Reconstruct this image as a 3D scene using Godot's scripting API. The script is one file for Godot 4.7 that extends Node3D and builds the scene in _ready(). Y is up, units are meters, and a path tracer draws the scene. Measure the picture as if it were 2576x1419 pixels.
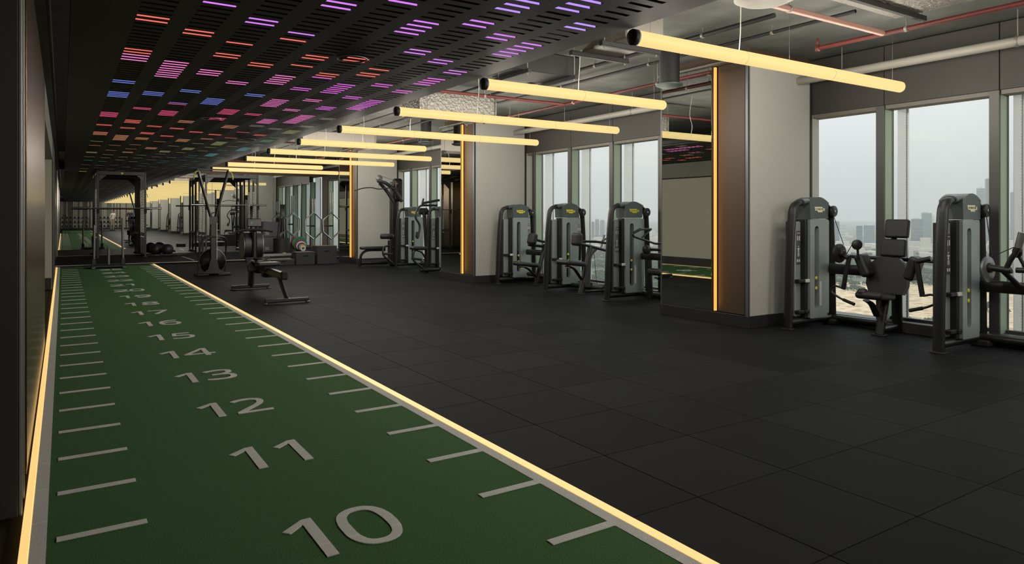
extends Node3D
# A gym high above a hazy city: turf lane, rubber floor, slotted ceiling with coloured light bars, tube pendants, mirrored columns, weight machines.

class MB:
	var v := PackedVector3Array()
	var n := PackedVector3Array()
	func t(a: Vector3, b: Vector3, c: Vector3, na: Vector3, nb: Vector3, nc: Vector3) -> void:
		if (b - a).cross(c - a).dot(na + nb + nc) > 0.0:
			v.append(a); v.append(c); v.append(b); n.append(na); n.append(nc); n.append(nb)
		else:
			v.append(a); v.append(b); v.append(c); n.append(na); n.append(nb); n.append(nc)
	func q(a: Vector3, b: Vector3, c: Vector3, d: Vector3, m: Vector3) -> void:
		t(a, b, c, m, m, m); t(a, c, d, m, m, m)
	func qs(a: Vector3, b: Vector3, c: Vector3, d: Vector3, na: Vector3, nb: Vector3, nc: Vector3, nd: Vector3) -> void:
		t(a, b, c, na, nb, nc); t(a, c, d, na, nc, nd)
	func box(c: Vector3, s: Vector3, bev := 0.0, bs := Basis.IDENTITY) -> MB:
		var h := s * 0.5
		bev = minf(bev, minf(h.x, minf(h.y, h.z)) * 0.9)
		var e := h - Vector3.ONE * bev
		for ax in 3:
			var u := (ax + 1) % 3
			var w := (ax + 2) % 3
			for sg in [-1.0, 1.0]:
				var p := []
				for k in [[-1, -1], [1, -1], [1, 1], [-1, 1]]:
					var o := Vector3.ZERO
					o[ax] = sg * h[ax]; o[u] = k[0] * e[u]; o[w] = k[1] * e[w]
					p.append(c + bs * o)
				var m := Vector3.ZERO
				m[ax] = sg
				q(p[0], p[1], p[2], p[3], bs * m)
			if bev > 0.0:
				for su in [-1.0, 1.0]:
					for sw in [-1.0, 1.0]:
						var p := []
						for k in [[-1, 0], [1, 0], [1, 1], [-1, 1]]:
							var o := Vector3.ZERO
							o[ax] = k[0] * e[ax]
							o[u] = su * (h[u] if k[1] == 0 else e[u]); o[w] = sw * (e[w] if k[1] == 0 else h[w])
							p.append(c + bs * o)
						var m := Vector3.ZERO
						m[u] = su; m[w] = sw
						q(p[0], p[1], p[2], p[3], bs * m.normalized())
		if bev > 0.0:
			for sx in [-1.0, 1.0]:
				for sy in [-1.0, 1.0]:
					for sz in [-1.0, 1.0]:
						var k := Vector3(sx, sy, sz)
						var m: Vector3 = bs * k.normalized()
						t(c + bs * (k * Vector3(h.x, e.y, e.z)), c + bs * (k * Vector3(e.x, h.y, e.z)), c + bs * (k * Vector3(e.x, e.y, h.z)), m, m, m)
		return self
	# sweep of an oval along a path; up gives the direction of the radius ry
	func tube(pts: Array, r: float, sides := 10, ry := -1.0, up := Vector3.ZERO, caps := true) -> MB:
		if ry < 0.0: ry = r
		var cnt := pts.size()
		var rings := []
		var nrm := []
		var side := Vector3.ZERO
		for i in cnt:
			var a: Vector3 = pts[maxi(i - 1, 0)]
			var b: Vector3 = pts[mini(i + 1, cnt - 1)]
			var d := (b - a).normalized()
			if i == 0:
				var g := up if up != Vector3.ZERO else (Vector3.UP if absf(d.y) < 0.9 else Vector3.RIGHT)
				side = d.cross(g).normalized()
			else:
				side = (side - d * side.dot(d)).normalized()
			var w := side.cross(d).normalized()
			var ring := []
			var ns := []
			for k in sides:
				var an := TAU * k / sides
				ring.append(pts[i] + side * cos(an) * r + w * sin(an) * ry)
				ns.append((side * cos(an) / r + w * sin(an) / ry).normalized())
			rings.append(ring); nrm.append(ns)
		for i in cnt - 1:
			for k in sides:
				var l := (k + 1) % sides
				qs(rings[i][k], rings[i][l], rings[i + 1][l], rings[i + 1][k], nrm[i][k], nrm[i][l], nrm[i + 1][l], nrm[i + 1][k])
		if caps:
			for e in [0, cnt - 1]:
				var d: Vector3 = ((pts[0] - pts[1]) if e == 0 else (pts[cnt - 1] - pts[cnt - 2])).normalized()
				for k in sides:
					t(pts[e], rings[e][k], rings[e][(k + 1) % sides], d, d, d)
		return self
	func cyl(a: Vector3, b: Vector3, r: float, sides := 12) -> MB:
		return tube([a, b], r, sides)
	# profile of (radius, along) turned round the axis bs.y at o
	func lathe(prof: Array, o: Vector3, bs := Basis.IDENTITY, segs := 20, smooth := true) -> MB:
		for i in prof.size() - 1:
			var p: Vector2 = prof[i]
			var s: Vector2 = prof[i + 1]
			var d := (s - p)
			if d.length() < 1e-6: continue
			var nn := Vector2(d.y, -d.x).normalized()
			var n0 := nn
			var n1 := nn
			if smooth:
				if i > 0:
					var d0: Vector2 = p - prof[i - 1]
					var m0 := Vector2(d0.y, -d0.x).normalized()
					if m0.dot(nn) > 0.6: n0 = (m0 + nn).normalized()
				if i + 2 < prof.size():
					var d1: Vector2 = prof[i + 2] - s
					var m1 := Vector2(d1.y, -d1.x).normalized()
					if m1.dot(nn) > 0.6: n1 = (m1 + nn).normalized()
			for k in segs:
				var c0 := Vector2(cos(TAU * k / segs), sin(TAU * k / segs))
				var c1 := Vector2(cos(TAU * (k + 1) / segs), sin(TAU * (k + 1) / segs))
				var a := o + bs * Vector3(p.x * c0.x, p.y, p.x * c0.y)
				var b := o + bs * Vector3(p.x * c1.x, p.y, p.x * c1.y)
				var c := o + bs * Vector3(s.x * c1.x, s.y, s.x * c1.y)
				var e := o + bs * Vector3(s.x * c0.x, s.y, s.x * c0.y)
				var na := bs * Vector3(n0.x * c0.x, n0.y, n0.x * c0.y)
				var nb := bs * Vector3(n0.x * c1.x, n0.y, n0.x * c1.y)
				var nc := bs * Vector3(n1.x * c1.x, n1.y, n1.x * c1.y)
				var ne := bs * Vector3(n1.x * c0.x, n1.y, n1.x * c0.y)
				if p.x > 1e-6: t(a, b, c, na, nb, nc)
				if s.x > 1e-6: t(a, c, e, na, nc, ne)
		return self
	func disc(o: Vector3, axis: Vector3, r: float, half: float, bev := 0.004, segs := 24) -> MB:
		return lathe([Vector2(0, -half), Vector2(r - bev, -half), Vector2(r, -half + bev), Vector2(r, half - bev), Vector2(r - bev, half), Vector2(0, half)], o, MB.along(axis), segs)
	static func along(axis: Vector3) -> Basis:
		var y := axis.normalized()
		var x := y.cross(Vector3.RIGHT if absf(y.x) < 0.9 else Vector3.UP).normalized()
		return Basis(x, y, x.cross(y))
	# soft box: rounded on all sides by r
	func pad(c: Vector3, s: Vector3, r: float, bs := Basis.IDENTITY, seg := 7) -> MB:
		var h := s * 0.5
		r = minf(r, minf(h.x, minf(h.y, h.z)))
		var e := h - Vector3.ONE * r
		for ax in 3:
			var u := (ax + 1) % 3
			var w := (ax + 2) % 3
			for sg in [-1.0, 1.0]:
				var P := []
				var N := []
				for i in seg + 1:
					for j in seg + 1:
						var o := Vector3.ZERO
						o[ax] = sg * h[ax]
						o[u] = PadStep(i, seg, h[u], r); o[w] = PadStep(j, seg, h[w], r)
						var inner := o.clamp(-e, e)
						var d := (o - inner).normalized()
						P.append(c + bs * (inner + d * r)); N.append(bs * d)
				for i in seg:
					for j in seg:
						var a := i * (seg + 1) + j
						var b := a + seg + 1
						qs(P[a], P[b], P[b + 1], P[a + 1], N[a], N[b], N[b + 1], N[a + 1])
		return self
	static func PadStep(i: int, seg: int, h: float, r: float) -> float:
		var k := (seg - 1) / 2
		return -h + r * float(i) / k if i <= k else h - r * float(seg - i) / k
	# flat outline (x, y) with holes pushed from z0 to z1, placed by xf
	func ext(poly: PackedVector2Array, holes: Array, z0: float, z1: float, xf := Transform3D.IDENTITY, rounded := false) -> MB:
		if Geometry2D.is_polygon_clockwise(poly): poly.reverse()
		var key := PackedVector2Array(poly)
		for hole: PackedVector2Array in holes:
			if not Geometry2D.is_polygon_clockwise(hole): hole.reverse()
			var best := 1e9
			var bi := 0
			var bj := 0
			for i in key.size():
				for j in hole.size():
					var dd := key[i].distance_squared_to(hole[j])
					if dd < best:
						best = dd; bi = i; bj = j
			var out := PackedVector2Array()
			for i in bi + 1: out.append(key[i])
			for j in hole.size() + 1: out.append(hole[(bj + j) % hole.size()])
			for i in range(bi, key.size()): out.append(key[i])
			key = out
		var idx := Geometry2D.triangulate_polygon(key)
		for k in range(0, idx.size(), 3):
			for z in [z0, z1]:
				var m: Vector3 = xf.basis * Vector3(0, 0, 1.0 if z == maxf(z0, z1) else -1.0)
				t(xf * Vector3(key[idx[k]].x, key[idx[k]].y, z), xf * Vector3(key[idx[k + 1]].x, key[idx[k + 1]].y, z), xf * Vector3(key[idx[k + 2]].x, key[idx[k + 2]].y, z), m, m, m)
		for loop in [poly] + holes:
			var c: int = loop.size()
			for i in c:
				var a: Vector2 = loop[i]
				var b: Vector2 = loop[(i + 1) % c]
				var d := (b - a).normalized()
				var m := Vector2(d.y, -d.x)
				var ma := m
				var mb_ := m
				if rounded:
					var dp: Vector2 = (a - loop[(i + c - 1) % c]).normalized()
					var dn: Vector2 = (loop[(i + 2) % c] - b).normalized()
					if dp.dot(d) > 0.7: ma = (Vector2(dp.y, -dp.x) + m).normalized()
					if dn.dot(d) > 0.7: mb_ = (Vector2(dn.y, -dn.x) + m).normalized()
				var na := xf.basis * Vector3(ma.x, ma.y, 0)
				var nb := xf.basis * Vector3(mb_.x, mb_.y, 0)
				qs(xf * Vector3(a.x, a.y, z0), xf * Vector3(b.x, b.y, z0), xf * Vector3(b.x, b.y, z1), xf * Vector3(a.x, a.y, z1), na, nb, nb, na)
		return self
	func q_flat(lo: Vector3, hi: Vector3) -> MB:
		return box((lo + hi) * 0.5, Vector3(hi.x - lo.x, 0.6, hi.z - lo.z))
	func done() -> ArrayMesh:
		var arr := []
		arr.resize(Mesh.ARRAY_MAX)
		arr[Mesh.ARRAY_VERTEX] = v
		arr[Mesh.ARRAY_NORMAL] = n
		var m := ArrayMesh.new()
		m.add_surface_from_arrays(Mesh.PRIMITIVE_TRIANGLES, arr)
		return m

var M := {}
var used := {}
var rng := RandomNumberGenerator.new()

func numbered(called: String) -> String:
	var k: int = used.get(called, 0)
	used[called] = k + 1
	return called if k == 0 else "%s_%03d" % [called, k]

func part(called: String, mesh: Mesh, m: Material, parent: Node = null, at := Vector3.ZERO, label := "") -> MeshInstance3D:
	var o := MeshInstance3D.new()
	o.mesh = mesh
	o.material_override = m
	o.position = at
	o.cast_shadow = GeometryInstance3D.SHADOW_CASTING_SETTING_ON
	if parent == null:
		o.name = numbered(called)
		add_child(o)
	else:
		o.name = called
		parent.add_child(o, true)
	if label != "": o.set_meta("label", label)
	return o

func tag(o: Node, label: String, category: String, group := "", kind := "") -> Node:
	if label != "": o.set_meta("label", label)
	if category != "": o.set_meta("category", category)
	if group != "": o.set_meta("group", group)
	if kind != "": o.set_meta("kind", kind)
	return o

func thing(called: String, label: String, category: String, at := Vector3.ZERO, turn := 0.0, group := "") -> Node3D:
	var o := Node3D.new()
	o.name = numbered(called)
	add_child(o)
	o.position = at
	o.rotation.y = turn
	tag(o, label, category, group)
	return o

func struct_(called: String, mesh: Mesh, m: Material, label := "") -> MeshInstance3D:
	var o := part(called, mesh, m)
	o.set_meta("kind", "structure")
	if label != "": o.set_meta("label", label)
	return o

func copy(o: Node3D, at: Vector3, turn: float, label: String) -> Node3D:
	var c: Node3D = o.duplicate()
	var base := String(o.name)
	c.name = numbered(base)
	add_child(c)
	c.position = at
	c.rotation.y = turn
	c.set_meta("label", label)
	return c

# path through the points with corners rounded by r
func bend(pts: Array, r: float, seg := 5) -> Array:
	var out := [pts[0]]
	for i in range(1, pts.size() - 1):
		var p: Vector3 = pts[i]
		var a: Vector3 = pts[i - 1]
		var b: Vector3 = pts[i + 1]
		var k := minf(r, minf(p.distance_to(a), p.distance_to(b)) * 0.49)
		var s := p + (a - p).normalized() * k
		var e := p + (b - p).normalized() * k
		for j in seg + 1:
			var f := float(j) / seg
			out.append(s.lerp(p, f).lerp(p.lerp(e, f), f))
	out.append(pts[-1])
	return out

func rrect(x0: float, y0: float, x1: float, y1: float, r: float, seg := 4) -> PackedVector2Array:
	var o := PackedVector2Array()
	for c in [[x1 - r, y0 + r, -PI / 2], [x1 - r, y1 - r, 0.0], [x0 + r, y1 - r, PI / 2], [x0 + r, y0 + r, PI]]:
		for k in seg + 1:
			var a: float = c[2] + PI / 2 * k / seg
			o.append(Vector2(c[0] + cos(a) * r, c[1] + sin(a) * r))
	return o

func noise_tex(seed_: int, freq: float, ramp: Array, size := 512, kind := FastNoiseLite.TYPE_SIMPLEX_SMOOTH, oct := 4) -> NoiseTexture2D:
	var nz := FastNoiseLite.new()
	nz.seed = seed_
	nz.noise_type = kind
	nz.frequency = freq
	nz.fractal_octaves = oct
	var tx := NoiseTexture2D.new()
	tx.width = size
	tx.height = size
	tx.seamless = true
	tx.noise = nz
	if ramp.size() > 0:
		var g := Gradient.new()
		g.offsets = PackedFloat32Array(ramp.map(func(a): return a[0]))
		g.colors = PackedColorArray(ramp.map(func(a): return a[1]))
		tx.color_ramp = g
	return tx

func c8(r: int, g: int, b: int) -> Color:
	return Color(r / 255.0, g / 255.0, b / 255.0)

func mat(called: String, col: Color, rough := 0.5, metal := 0.0) -> StandardMaterial3D:
	var m := StandardMaterial3D.new()
	m.resource_name = called
	m.albedo_color = col
	m.roughness = rough
	m.metallic = metal
	M[called] = m
	return m

func tri_tex(m: StandardMaterial3D, tx: Texture2D, scale: float, bump := 0.0, btx: Texture2D = null, world := false) -> void:
	m.albedo_texture = tx
	m.uv1_triplanar = true
	m.uv1_world_triplanar = world
	m.uv1_scale = Vector3.ONE * scale
	if bump > 0.0:
		m.heightmap_enabled = true
		m.heightmap_texture = btx if btx else tx
		m.heightmap_scale = bump

func glow(called: String, col: Color, e: float) -> StandardMaterial3D:
	var m := mat(called, col * 0.5, 0.5)
	m.emission_enabled = true
	m.emission = col
	m.emission_energy_multiplier = e
	return m

func area(at: Vector3, look: Vector3, size: Vector2, col: Color, e: float, called := "area_light") -> void:
	var l := AreaLight3D.new()
	l.name = numbered(called)
	add_child(l)
	l.area_size = size
	l.light_color = col
	l.light_energy = e
	l.shadow_enabled = true
	l.area_range = 40.0
	l.look_at_from_position(at, at + look, Vector3.FORWARD if absf(look.y) > 0.9 else Vector3.UP)

func text(s: String, h: float, m: Material, parent: Node, at: Vector3, bs: Basis, called := "lettering", depth := 0.002, sx := 1.0) -> MeshInstance3D:
	var tm := TextMesh.new()
	var f := SystemFont.new()
	f.font_names = PackedStringArray(["Droid Sans"])
	f.font_weight = 400
	tm.font = f
	tm.text = s
	tm.font_size = 64
	tm.pixel_size = h / 64.0 / 0.714
	tm.depth = depth
	tm.curve_step = 2.0
	var o := part(called, tm, m, parent, at)
	o.basis = bs.scaled_local(Vector3(sx, 1, 1))
	return o

const CAM_H := 1.2063
const YAW := 0.574
const FOCAL := 1747.59
const END_Z := -23.2
const BACK_Z := 30.0
const WALL_X := -0.14
const WIN_X := 7.23
const COL_X := 6.11
const STEP_Y := 0.05
const STEP_Z := -19.0
const SLAB_Y := 2.45
const CEIL_Y := 3.0
const COLS := [-4.844, -10.70, -16.56, 1.02, 6.88, 12.74, 18.60, 24.46]

func _ready() -> void:
	rng.seed = 71
	# ---- camera
	var cam := Camera3D.new()
	cam.name = "camera"
	add_child(cam)
	cam.position = Vector3(0, CAM_H, 0)
	cam.rotation.y = -YAW
	cam.projection = Camera3D.PROJECTION_FRUSTUM
	cam.near = 0.05
	cam.far = 20000.0
	cam.size = 0.05 * 1419.0 / FOCAL
	cam.frustum_offset = Vector2(0, -0.05 * (709.5 - 541.59) / FOCAL)
	cam.current = true
	# ---- sky and exposure
	var sm := ProceduralSkyMaterial.new()
	# an evenly overcast sky: three times as bright overhead as at the horizon, rising with the sine of the height
	sm.sky_top_color = Color(0.90, 0.985, 1.0).linear_to_srgb()
	sm.sky_horizon_color = Color(0.335, 0.34, 0.335).linear_to_srgb()
	sm.sky_curve = 0.6
	sm.ground_bottom_color = Color(0.26, 0.24, 0.20).linear_to_srgb()
	sm.ground_horizon_color = Color(0.335, 0.34, 0.335).linear_to_srgb()
	var sky := Sky.new()
	sky.sky_material = sm
	var env := Environment.new()
	env.background_mode = Environment.BG_SKY
	env.sky = sky
	env.background_energy_multiplier = SKY_E
	env.ambient_light_source = Environment.AMBIENT_SOURCE_DISABLED
	env.reflected_light_source = Environment.REFLECTION_SOURCE_SKY
	env.tonemap_mode = Environment.TONE_MAPPER_LINEAR
	env.tonemap_exposure = EXPOSURE
	env.sdfgi_enabled = true
	env.ssao_enabled = true
	env.ssil_enabled = true
	env.volumetric_fog_enabled = true
	env.volumetric_fog_density = 0.0
	var we := WorldEnvironment.new()
	we.name = "surroundings"
	we.environment = env
	add_child(we)
	materials()
	# ---- light of the tube pendants (each lamp's own light is in its builder), then the structure
	shell()
	windows()
	columns()
	slotted_ceiling()
	lane()
	for i in range(-17, 9):
		tube_pendant(i)
	services()
	machines()
	far_end()
	outside()
	behind()

const SKY_E := 2.4
const EXPOSURE := 1.0
const TUBE_E := 0.33

func materials() -> void:
	var m: StandardMaterial3D
	m = mat("concrete_ceiling", c8(104, 106, 101), 0.85)
	tri_tex(m, noise_tex(3, 0.01, [[0.0, c8(200, 200, 200)], [1.0, c8(255, 255, 255)]]), 0.4)
	mat("black_paint", c8(24, 24, 25), 0.6)
	mat("black_gloss", c8(14, 14, 15), 0.25)
	mat("black_rubber", c8(26, 26, 27), 0.8)
	mat("joint", c8(12, 12, 12), 0.9)
	var speck := noise_tex(5, 0.35, [[0.0, c8(190, 190, 190)], [0.70, c8(222, 222, 222)], [0.80, c8(255, 255, 255)], [1.0, c8(255, 255, 255)]], 512, FastNoiseLite.TYPE_SIMPLEX_SMOOTH, 2)
	for k in 3:
		m = mat("rubber_tile_%d" % k, [c8(40, 42, 43), c8(37, 39, 40), c8(43, 45, 46)][k], 0.6)
		tri_tex(m, speck, 2.2, 0.03, noise_tex(6 + k, 0.25, [], 512, FastNoiseLite.TYPE_SIMPLEX_SMOOTH, 3), true)
		m.metallic_specular = 0.09
	m = mat("turf", c8(255, 255, 255), 0.95)
	tri_tex(m, noise_tex(11, 0.16, [[0.0, c8(6, 16, 5)], [0.34, c8(18, 54, 14)], [0.52, c8(38, 94, 30)], [0.72, c8(66, 132, 52)], [1.0, c8(140, 196, 116)]], 1024, FastNoiseLite.TYPE_SIMPLEX_SMOOTH, 4), 1.7, 0.6, noise_tex(11, 0.16, [], 1024, FastNoiseLite.TYPE_SIMPLEX_SMOOTH, 3), true)
	m = mat("turf_white", c8(255, 255, 255), 0.95)
	tri_tex(m, noise_tex(13, 0.2, [[0.0, c8(140, 140, 134)], [0.5, c8(236, 236, 230)], [1.0, c8(252, 252, 248)]], 512, FastNoiseLite.TYPE_SIMPLEX_SMOOTH, 4), 2.6, 0.6, M["turf"].heightmap_texture, true)
	m = mat("fabric_wall", c8(182, 182, 175), 0.9)
	tri_tex(m, noise_tex(17, 0.5, [[0.0, c8(205, 205, 205)], [1.0, c8(255, 255, 255)]], 256, FastNoiseLite.TYPE_VALUE, 2), 3.0)
	m = mat("beige_wall", c8(164, 162, 148), 0.85)
	m = mat("grey_wall", c8(112, 112, 106), 0.85)
	m = mat("mirror", c8(225, 228, 226), 0.0, 1.0)
	m = mat("bronze_panel", c8(80, 66, 52), 0.5, 0.2)
	m = mat("brushed_metal", c8(112, 90, 66), 0.24, 1.0)
	tri_tex(m, noise_tex(21, 0.02, [[0.0, c8(190, 190, 190)], [1.0, c8(255, 255, 255)]]), 1.0)
	mat("mullion", c8(74, 74, 72), 0.45, 0.3)
	mat("reveal", c8(150, 168, 146), 0.5)
	mat("bulkhead", c8(58, 56, 52), 0.6)
	mat("window_head", c8(112, 108, 98), 0.6)
	mat("white_fin", c8(228, 230, 230), 0.6)
	m = mat("glass", Color(0.93, 0.97, 0.95, 0.06), 0.0)
	m.transparency = BaseMaterial3D.TRANSPARENCY_ALPHA
	m.metallic_specular = 0.25
	mat("slot_panel", c8(24, 24, 23), 0.65)
	mat("plenum", c8(10, 10, 10), 0.9)
	glow("tube_glow", c8(250, 220, 146), 0.97)
	glow("strip_glow", c8(254, 208, 128), 1.0)
	glow("column_glow", c8(250, 188, 84), 1.0)
	var lc := {"r": [1.0, 0.16, 0.12], "c": [0.95, 0.09, 0.25], "k": [1.0, 0.22, 0.62], "m": [0.85, 0.14, 0.85], "p": [0.68, 0.20, 0.95], "v": [0.50, 0.28, 0.98], "b": [0.18, 0.24, 0.85], "o": [0.75, 0.30, 0.15], "y": [0.42, 0.44, 0.16], "g": [0.12, 0.40, 0.18], "t": [0.10, 0.42, 0.42], "w": [0.34, 0.30, 0.28]}
	for k in lc:
		var a: Array = lc[k]
		glow("bar_" + k, Color(a[0], a[1], a[2]).linear_to_srgb(), 1.1 if k in "rkmpvbc" else 0.8)
	mat("frame_black", c8(34, 34, 35), 0.38, 0.2)
	mat("shroud", c8(148, 158, 156), 0.40, 0.35)
	mat("shroud_dark", c8(80, 88, 88), 0.40, 0.2)
	mat("upholstery", c8(30, 30, 31), 0.5)
	mat("chrome", c8(200, 200, 200), 0.18, 1.0)
	mat("steel_grey", c8(120, 122, 122), 0.4, 0.7)
	mat("yellow", c8(214, 206, 60), 0.5)
	mat("yellow_dark", c8(70, 66, 20), 0.5)
	mat("pale_badge", c8(214, 210, 180), 0.5)
	mat("white_plastic", c8(205, 205, 200), 0.5)
	mat("orange_print", c8(190, 92, 40), 0.5)
	mat("red_pipe", c8(88, 32, 30), 0.5)
	m = mat("foil", c8(150, 148, 142), 0.42, 0.6)
	m.heightmap_enabled = true
	m.heightmap_texture = noise_tex(31, 0.03, [], 512, FastNoiseLite.TYPE_CELLULAR, 3)
	m.heightmap_scale = 1.6
	m.uv1_triplanar = true
	m.uv1_scale = Vector3.ONE * 1.6
	mat("galvanised", c8(150, 146, 138), 0.45, 0.6)
	mat("pale_pipe", c8(150, 147, 137), 0.5)
	mat("screen_teal", c8(70, 120, 110), 0.4)
	mat("yellow_green", c8(150, 160, 50), 0.5)
	mat("plyo_black", c8(40, 40, 42), 0.7)
	mat("plyo_top", c8(78, 66, 58), 0.7)
	mat("foam_grey", c8(92, 92, 96), 0.8)
	mat("plate_red", c8(150, 36, 48), 0.5)
	mat("plate_blue", c8(44, 66, 140), 0.5)
	mat("plate_yellow", c8(196, 164, 48), 0.5)
	mat("plate_green", c8(44, 132, 100), 0.5)
	mat("pink_pipe", c8(164, 124, 112), 0.5)
	mat("white_cable", c8(200, 196, 188), 0.6)

func shell() -> void:
	var zl := BACK_Z - END_Z
	var zm := (BACK_Z + END_Z) * 0.5
	# floors: a bed under the tiles, the plain floor behind the camera, the raised floor at the far end
	var fl := struct_("floor", MB.new().box(Vector3(3.55, -0.11, (0.38 + STEP_Z) * 0.5), Vector3(7.9, 0.18, 0.38 - STEP_Z)).done(), M.joint, "black rubber tiled gym floor")
	var tile_x := []
	var x := 1.888
	var nx := 2.284
	while x < 7.2:
		tile_x.append([x, minf(nx, 7.33)])
		x = nx
		nx += 0.589
	var cache := {}
	var z := -3.288 + 0.611 * 6
	while z - 0.3 > STEP_Z + 0.02:
		var z1 := maxf(z - 0.611, STEP_Z + 0.01)
		for t in tile_x:
			var w: float = t[1] - t[0] - 0.003
			var d: float = z - z1 - 0.003
			var key := "%.2f_%.2f" % [w, d]
			if not cache.has(key):
				cache[key] = MB.new().box(Vector3.ZERO, Vector3(w, 0.02, d), 0.0015).done()
			part("rubber_tile", cache[key], M["rubber_tile_%d" % rng.randi_range(0, 2)], fl, Vector3((t[0] + t[1]) * 0.5, -0.01, (z + z1) * 0.5))
		z = z1
	struct_("floor", MB.new().box(Vector3(3.55, -0.1, (BACK_Z + 0.38) * 0.5), Vector3(7.9, 0.2, BACK_Z - 0.38)).done(), M.rubber_tile_1, "plain black rubber floor behind the photographer")
	var up := struct_("floor", MB.new().box(Vector3(3.55, -0.075, (STEP_Z + END_Z) * 0.5), Vector3(7.9, 0.25, STEP_Z - END_Z), 0.004).done(), M.rubber_tile_1, "raised rubber floor in front of the end mirror")
	part("nosing_strip", MB.new().box(Vector3(3.55, STEP_Y - 0.006, STEP_Z + 0.012), Vector3(7.4, 0.02, 0.03), 0.003).done(), M.galvanised, up)
	for s in [[2.80, -21.4, 2.83, -19.4], [3.35, -21.3, 3.4, -20.0]]:
		part("floor_marking", MB.new().tube([Vector3(s[0], STEP_Y + 0.001, s[1]), Vector3(s[2], STEP_Y + 0.001, s[3])], 0.02, 4, 0.002).done(), M.white_plastic, up)
	# ceiling
	struct_("ceiling", MB.new().box(Vector3(3.55, CEIL_Y + 0.1, zm), Vector3(8.4, 0.2, zl + 0.4)).done(), M.concrete_ceiling, "exposed grey painted concrete ceiling")
	# end wall with its mirror, back wall
	var we := struct_("wall_end", MB.new().box(Vector3(3.55, 1.5, END_Z - 0.12), Vector3(8.4, 3.2, 0.2)).done(), M.bronze_panel, "end wall faced with mirrors")
	for s in [[-0.13, 1.95], [1.953, 3.9], [3.903, 5.75], [5.753, 7.36]]:
		part("mirror_panel", MB.new().box(Vector3((s[0] + s[1]) * 0.5, (0.06 + 2.5) * 0.5, END_Z - 0.01), Vector3(s[1] - s[0], 2.44, 0.02), 0.002).done(), M.mirror, we, Vector3.ZERO, "tall frameless mirror panel")
	struct_("wall_back", MB.new().box(Vector3(3.55, 1.5, BACK_Z + 0.1), Vector3(8.4, 3.2, 0.2)).done(), M.grey_wall, "grey back wall behind the photographer")
	# left side: black portal, brushed panel, recess with beige wall, black panel, brushed strip
	var wl := struct_("wall_left", MB.new().box(Vector3(-0.56, 1.5, zm), Vector3(0.2, 3.2, zl)).done(), M.beige_wall, "long left wall beside the turf lane")
	part("black_portal", MB.new().box(Vector3(-0.80, 1.5, -3.66), Vector3(1.3, 3.0, 0.52), 0.003).done(), M.black_paint, wl)
	part("edge_trim", MB.new().box(Vector3(-0.143, 1.5, -3.42), Vector3(0.012, 3.0, 0.03), 0.003).done(), M.steel_grey, wl)
	part("edge_trim", MB.new().box(Vector3(-0.143, 1.5, -3.62), Vector3(0.012, 3.0, 0.03), 0.003).done(), M.steel_grey, wl)
	part("brushed_panel", MB.new().box(Vector3(-0.30, 1.29, -5.86), Vector3(0.32, 2.58, 3.86), 0.004).done(), M.brushed_metal, wl, Vector3.ZERO, "tall brushed metal wall panel")
	part("panel_head", MB.new().box(Vector3(-0.30, 2.79, -5.86), Vector3(0.32, 0.42, 3.86)).done(), M.black_paint, wl)
	part("recess_wall", MB.new().box(Vector3(-0.43, 1.05, -10.66), Vector3(0.06, 2.1, 5.7)).done(), M.beige_wall, wl)
	part("recess_head", MB.new().box(Vector3(-0.30, 2.56, -10.66), Vector3(0.32, 0.9, 5.7)).done(), M.grey_wall, wl)
	part("recess_plinth", MB.new().box(Vector3(-0.39, 0.095, -10.66), Vector3(0.04, 0.19, 5.7), 0.003).done(), M.black_paint, wl)
	part("recess_return", MB.new().box(Vector3(-0.30, 1.5, -13.56), Vector3(0.30, 3.0, 0.1)).done(), M.beige_wall, wl)
	part("return_plinth", MB.new().box(Vector3(-0.30, 0.095, -13.505), Vector3(0.29, 0.19, 0.02), 0.002).done(), M.black_paint, wl)
	part("black_panel", MB.new().box(Vector3(-0.30, 1.5, -15.1), Vector3(0.33, 3.0, 2.98), 0.004).done(), M.black_paint, wl)
	part("brushed_panel", MB.new().box(Vector3(-0.30, 1.5, -19.9), Vector3(0.32, 3.0, 6.6), 0.004).done(), M.brushed_metal, wl, Vector3.ZERO, "brushed metal wall panel beside the rack")
	part("rear_panel", MB.new().box(Vector3(-0.44, 1.5, 13.3), Vector3(0.08, 3.0, 33.4)).done(), M.black_paint, wl)
	part("black_soffit", MB.new().box(Vector3(-0.12, 2.72, -9.9), Vector3(0.07, 0.54, 26.6)).done(), M.black_paint, wl)

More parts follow.
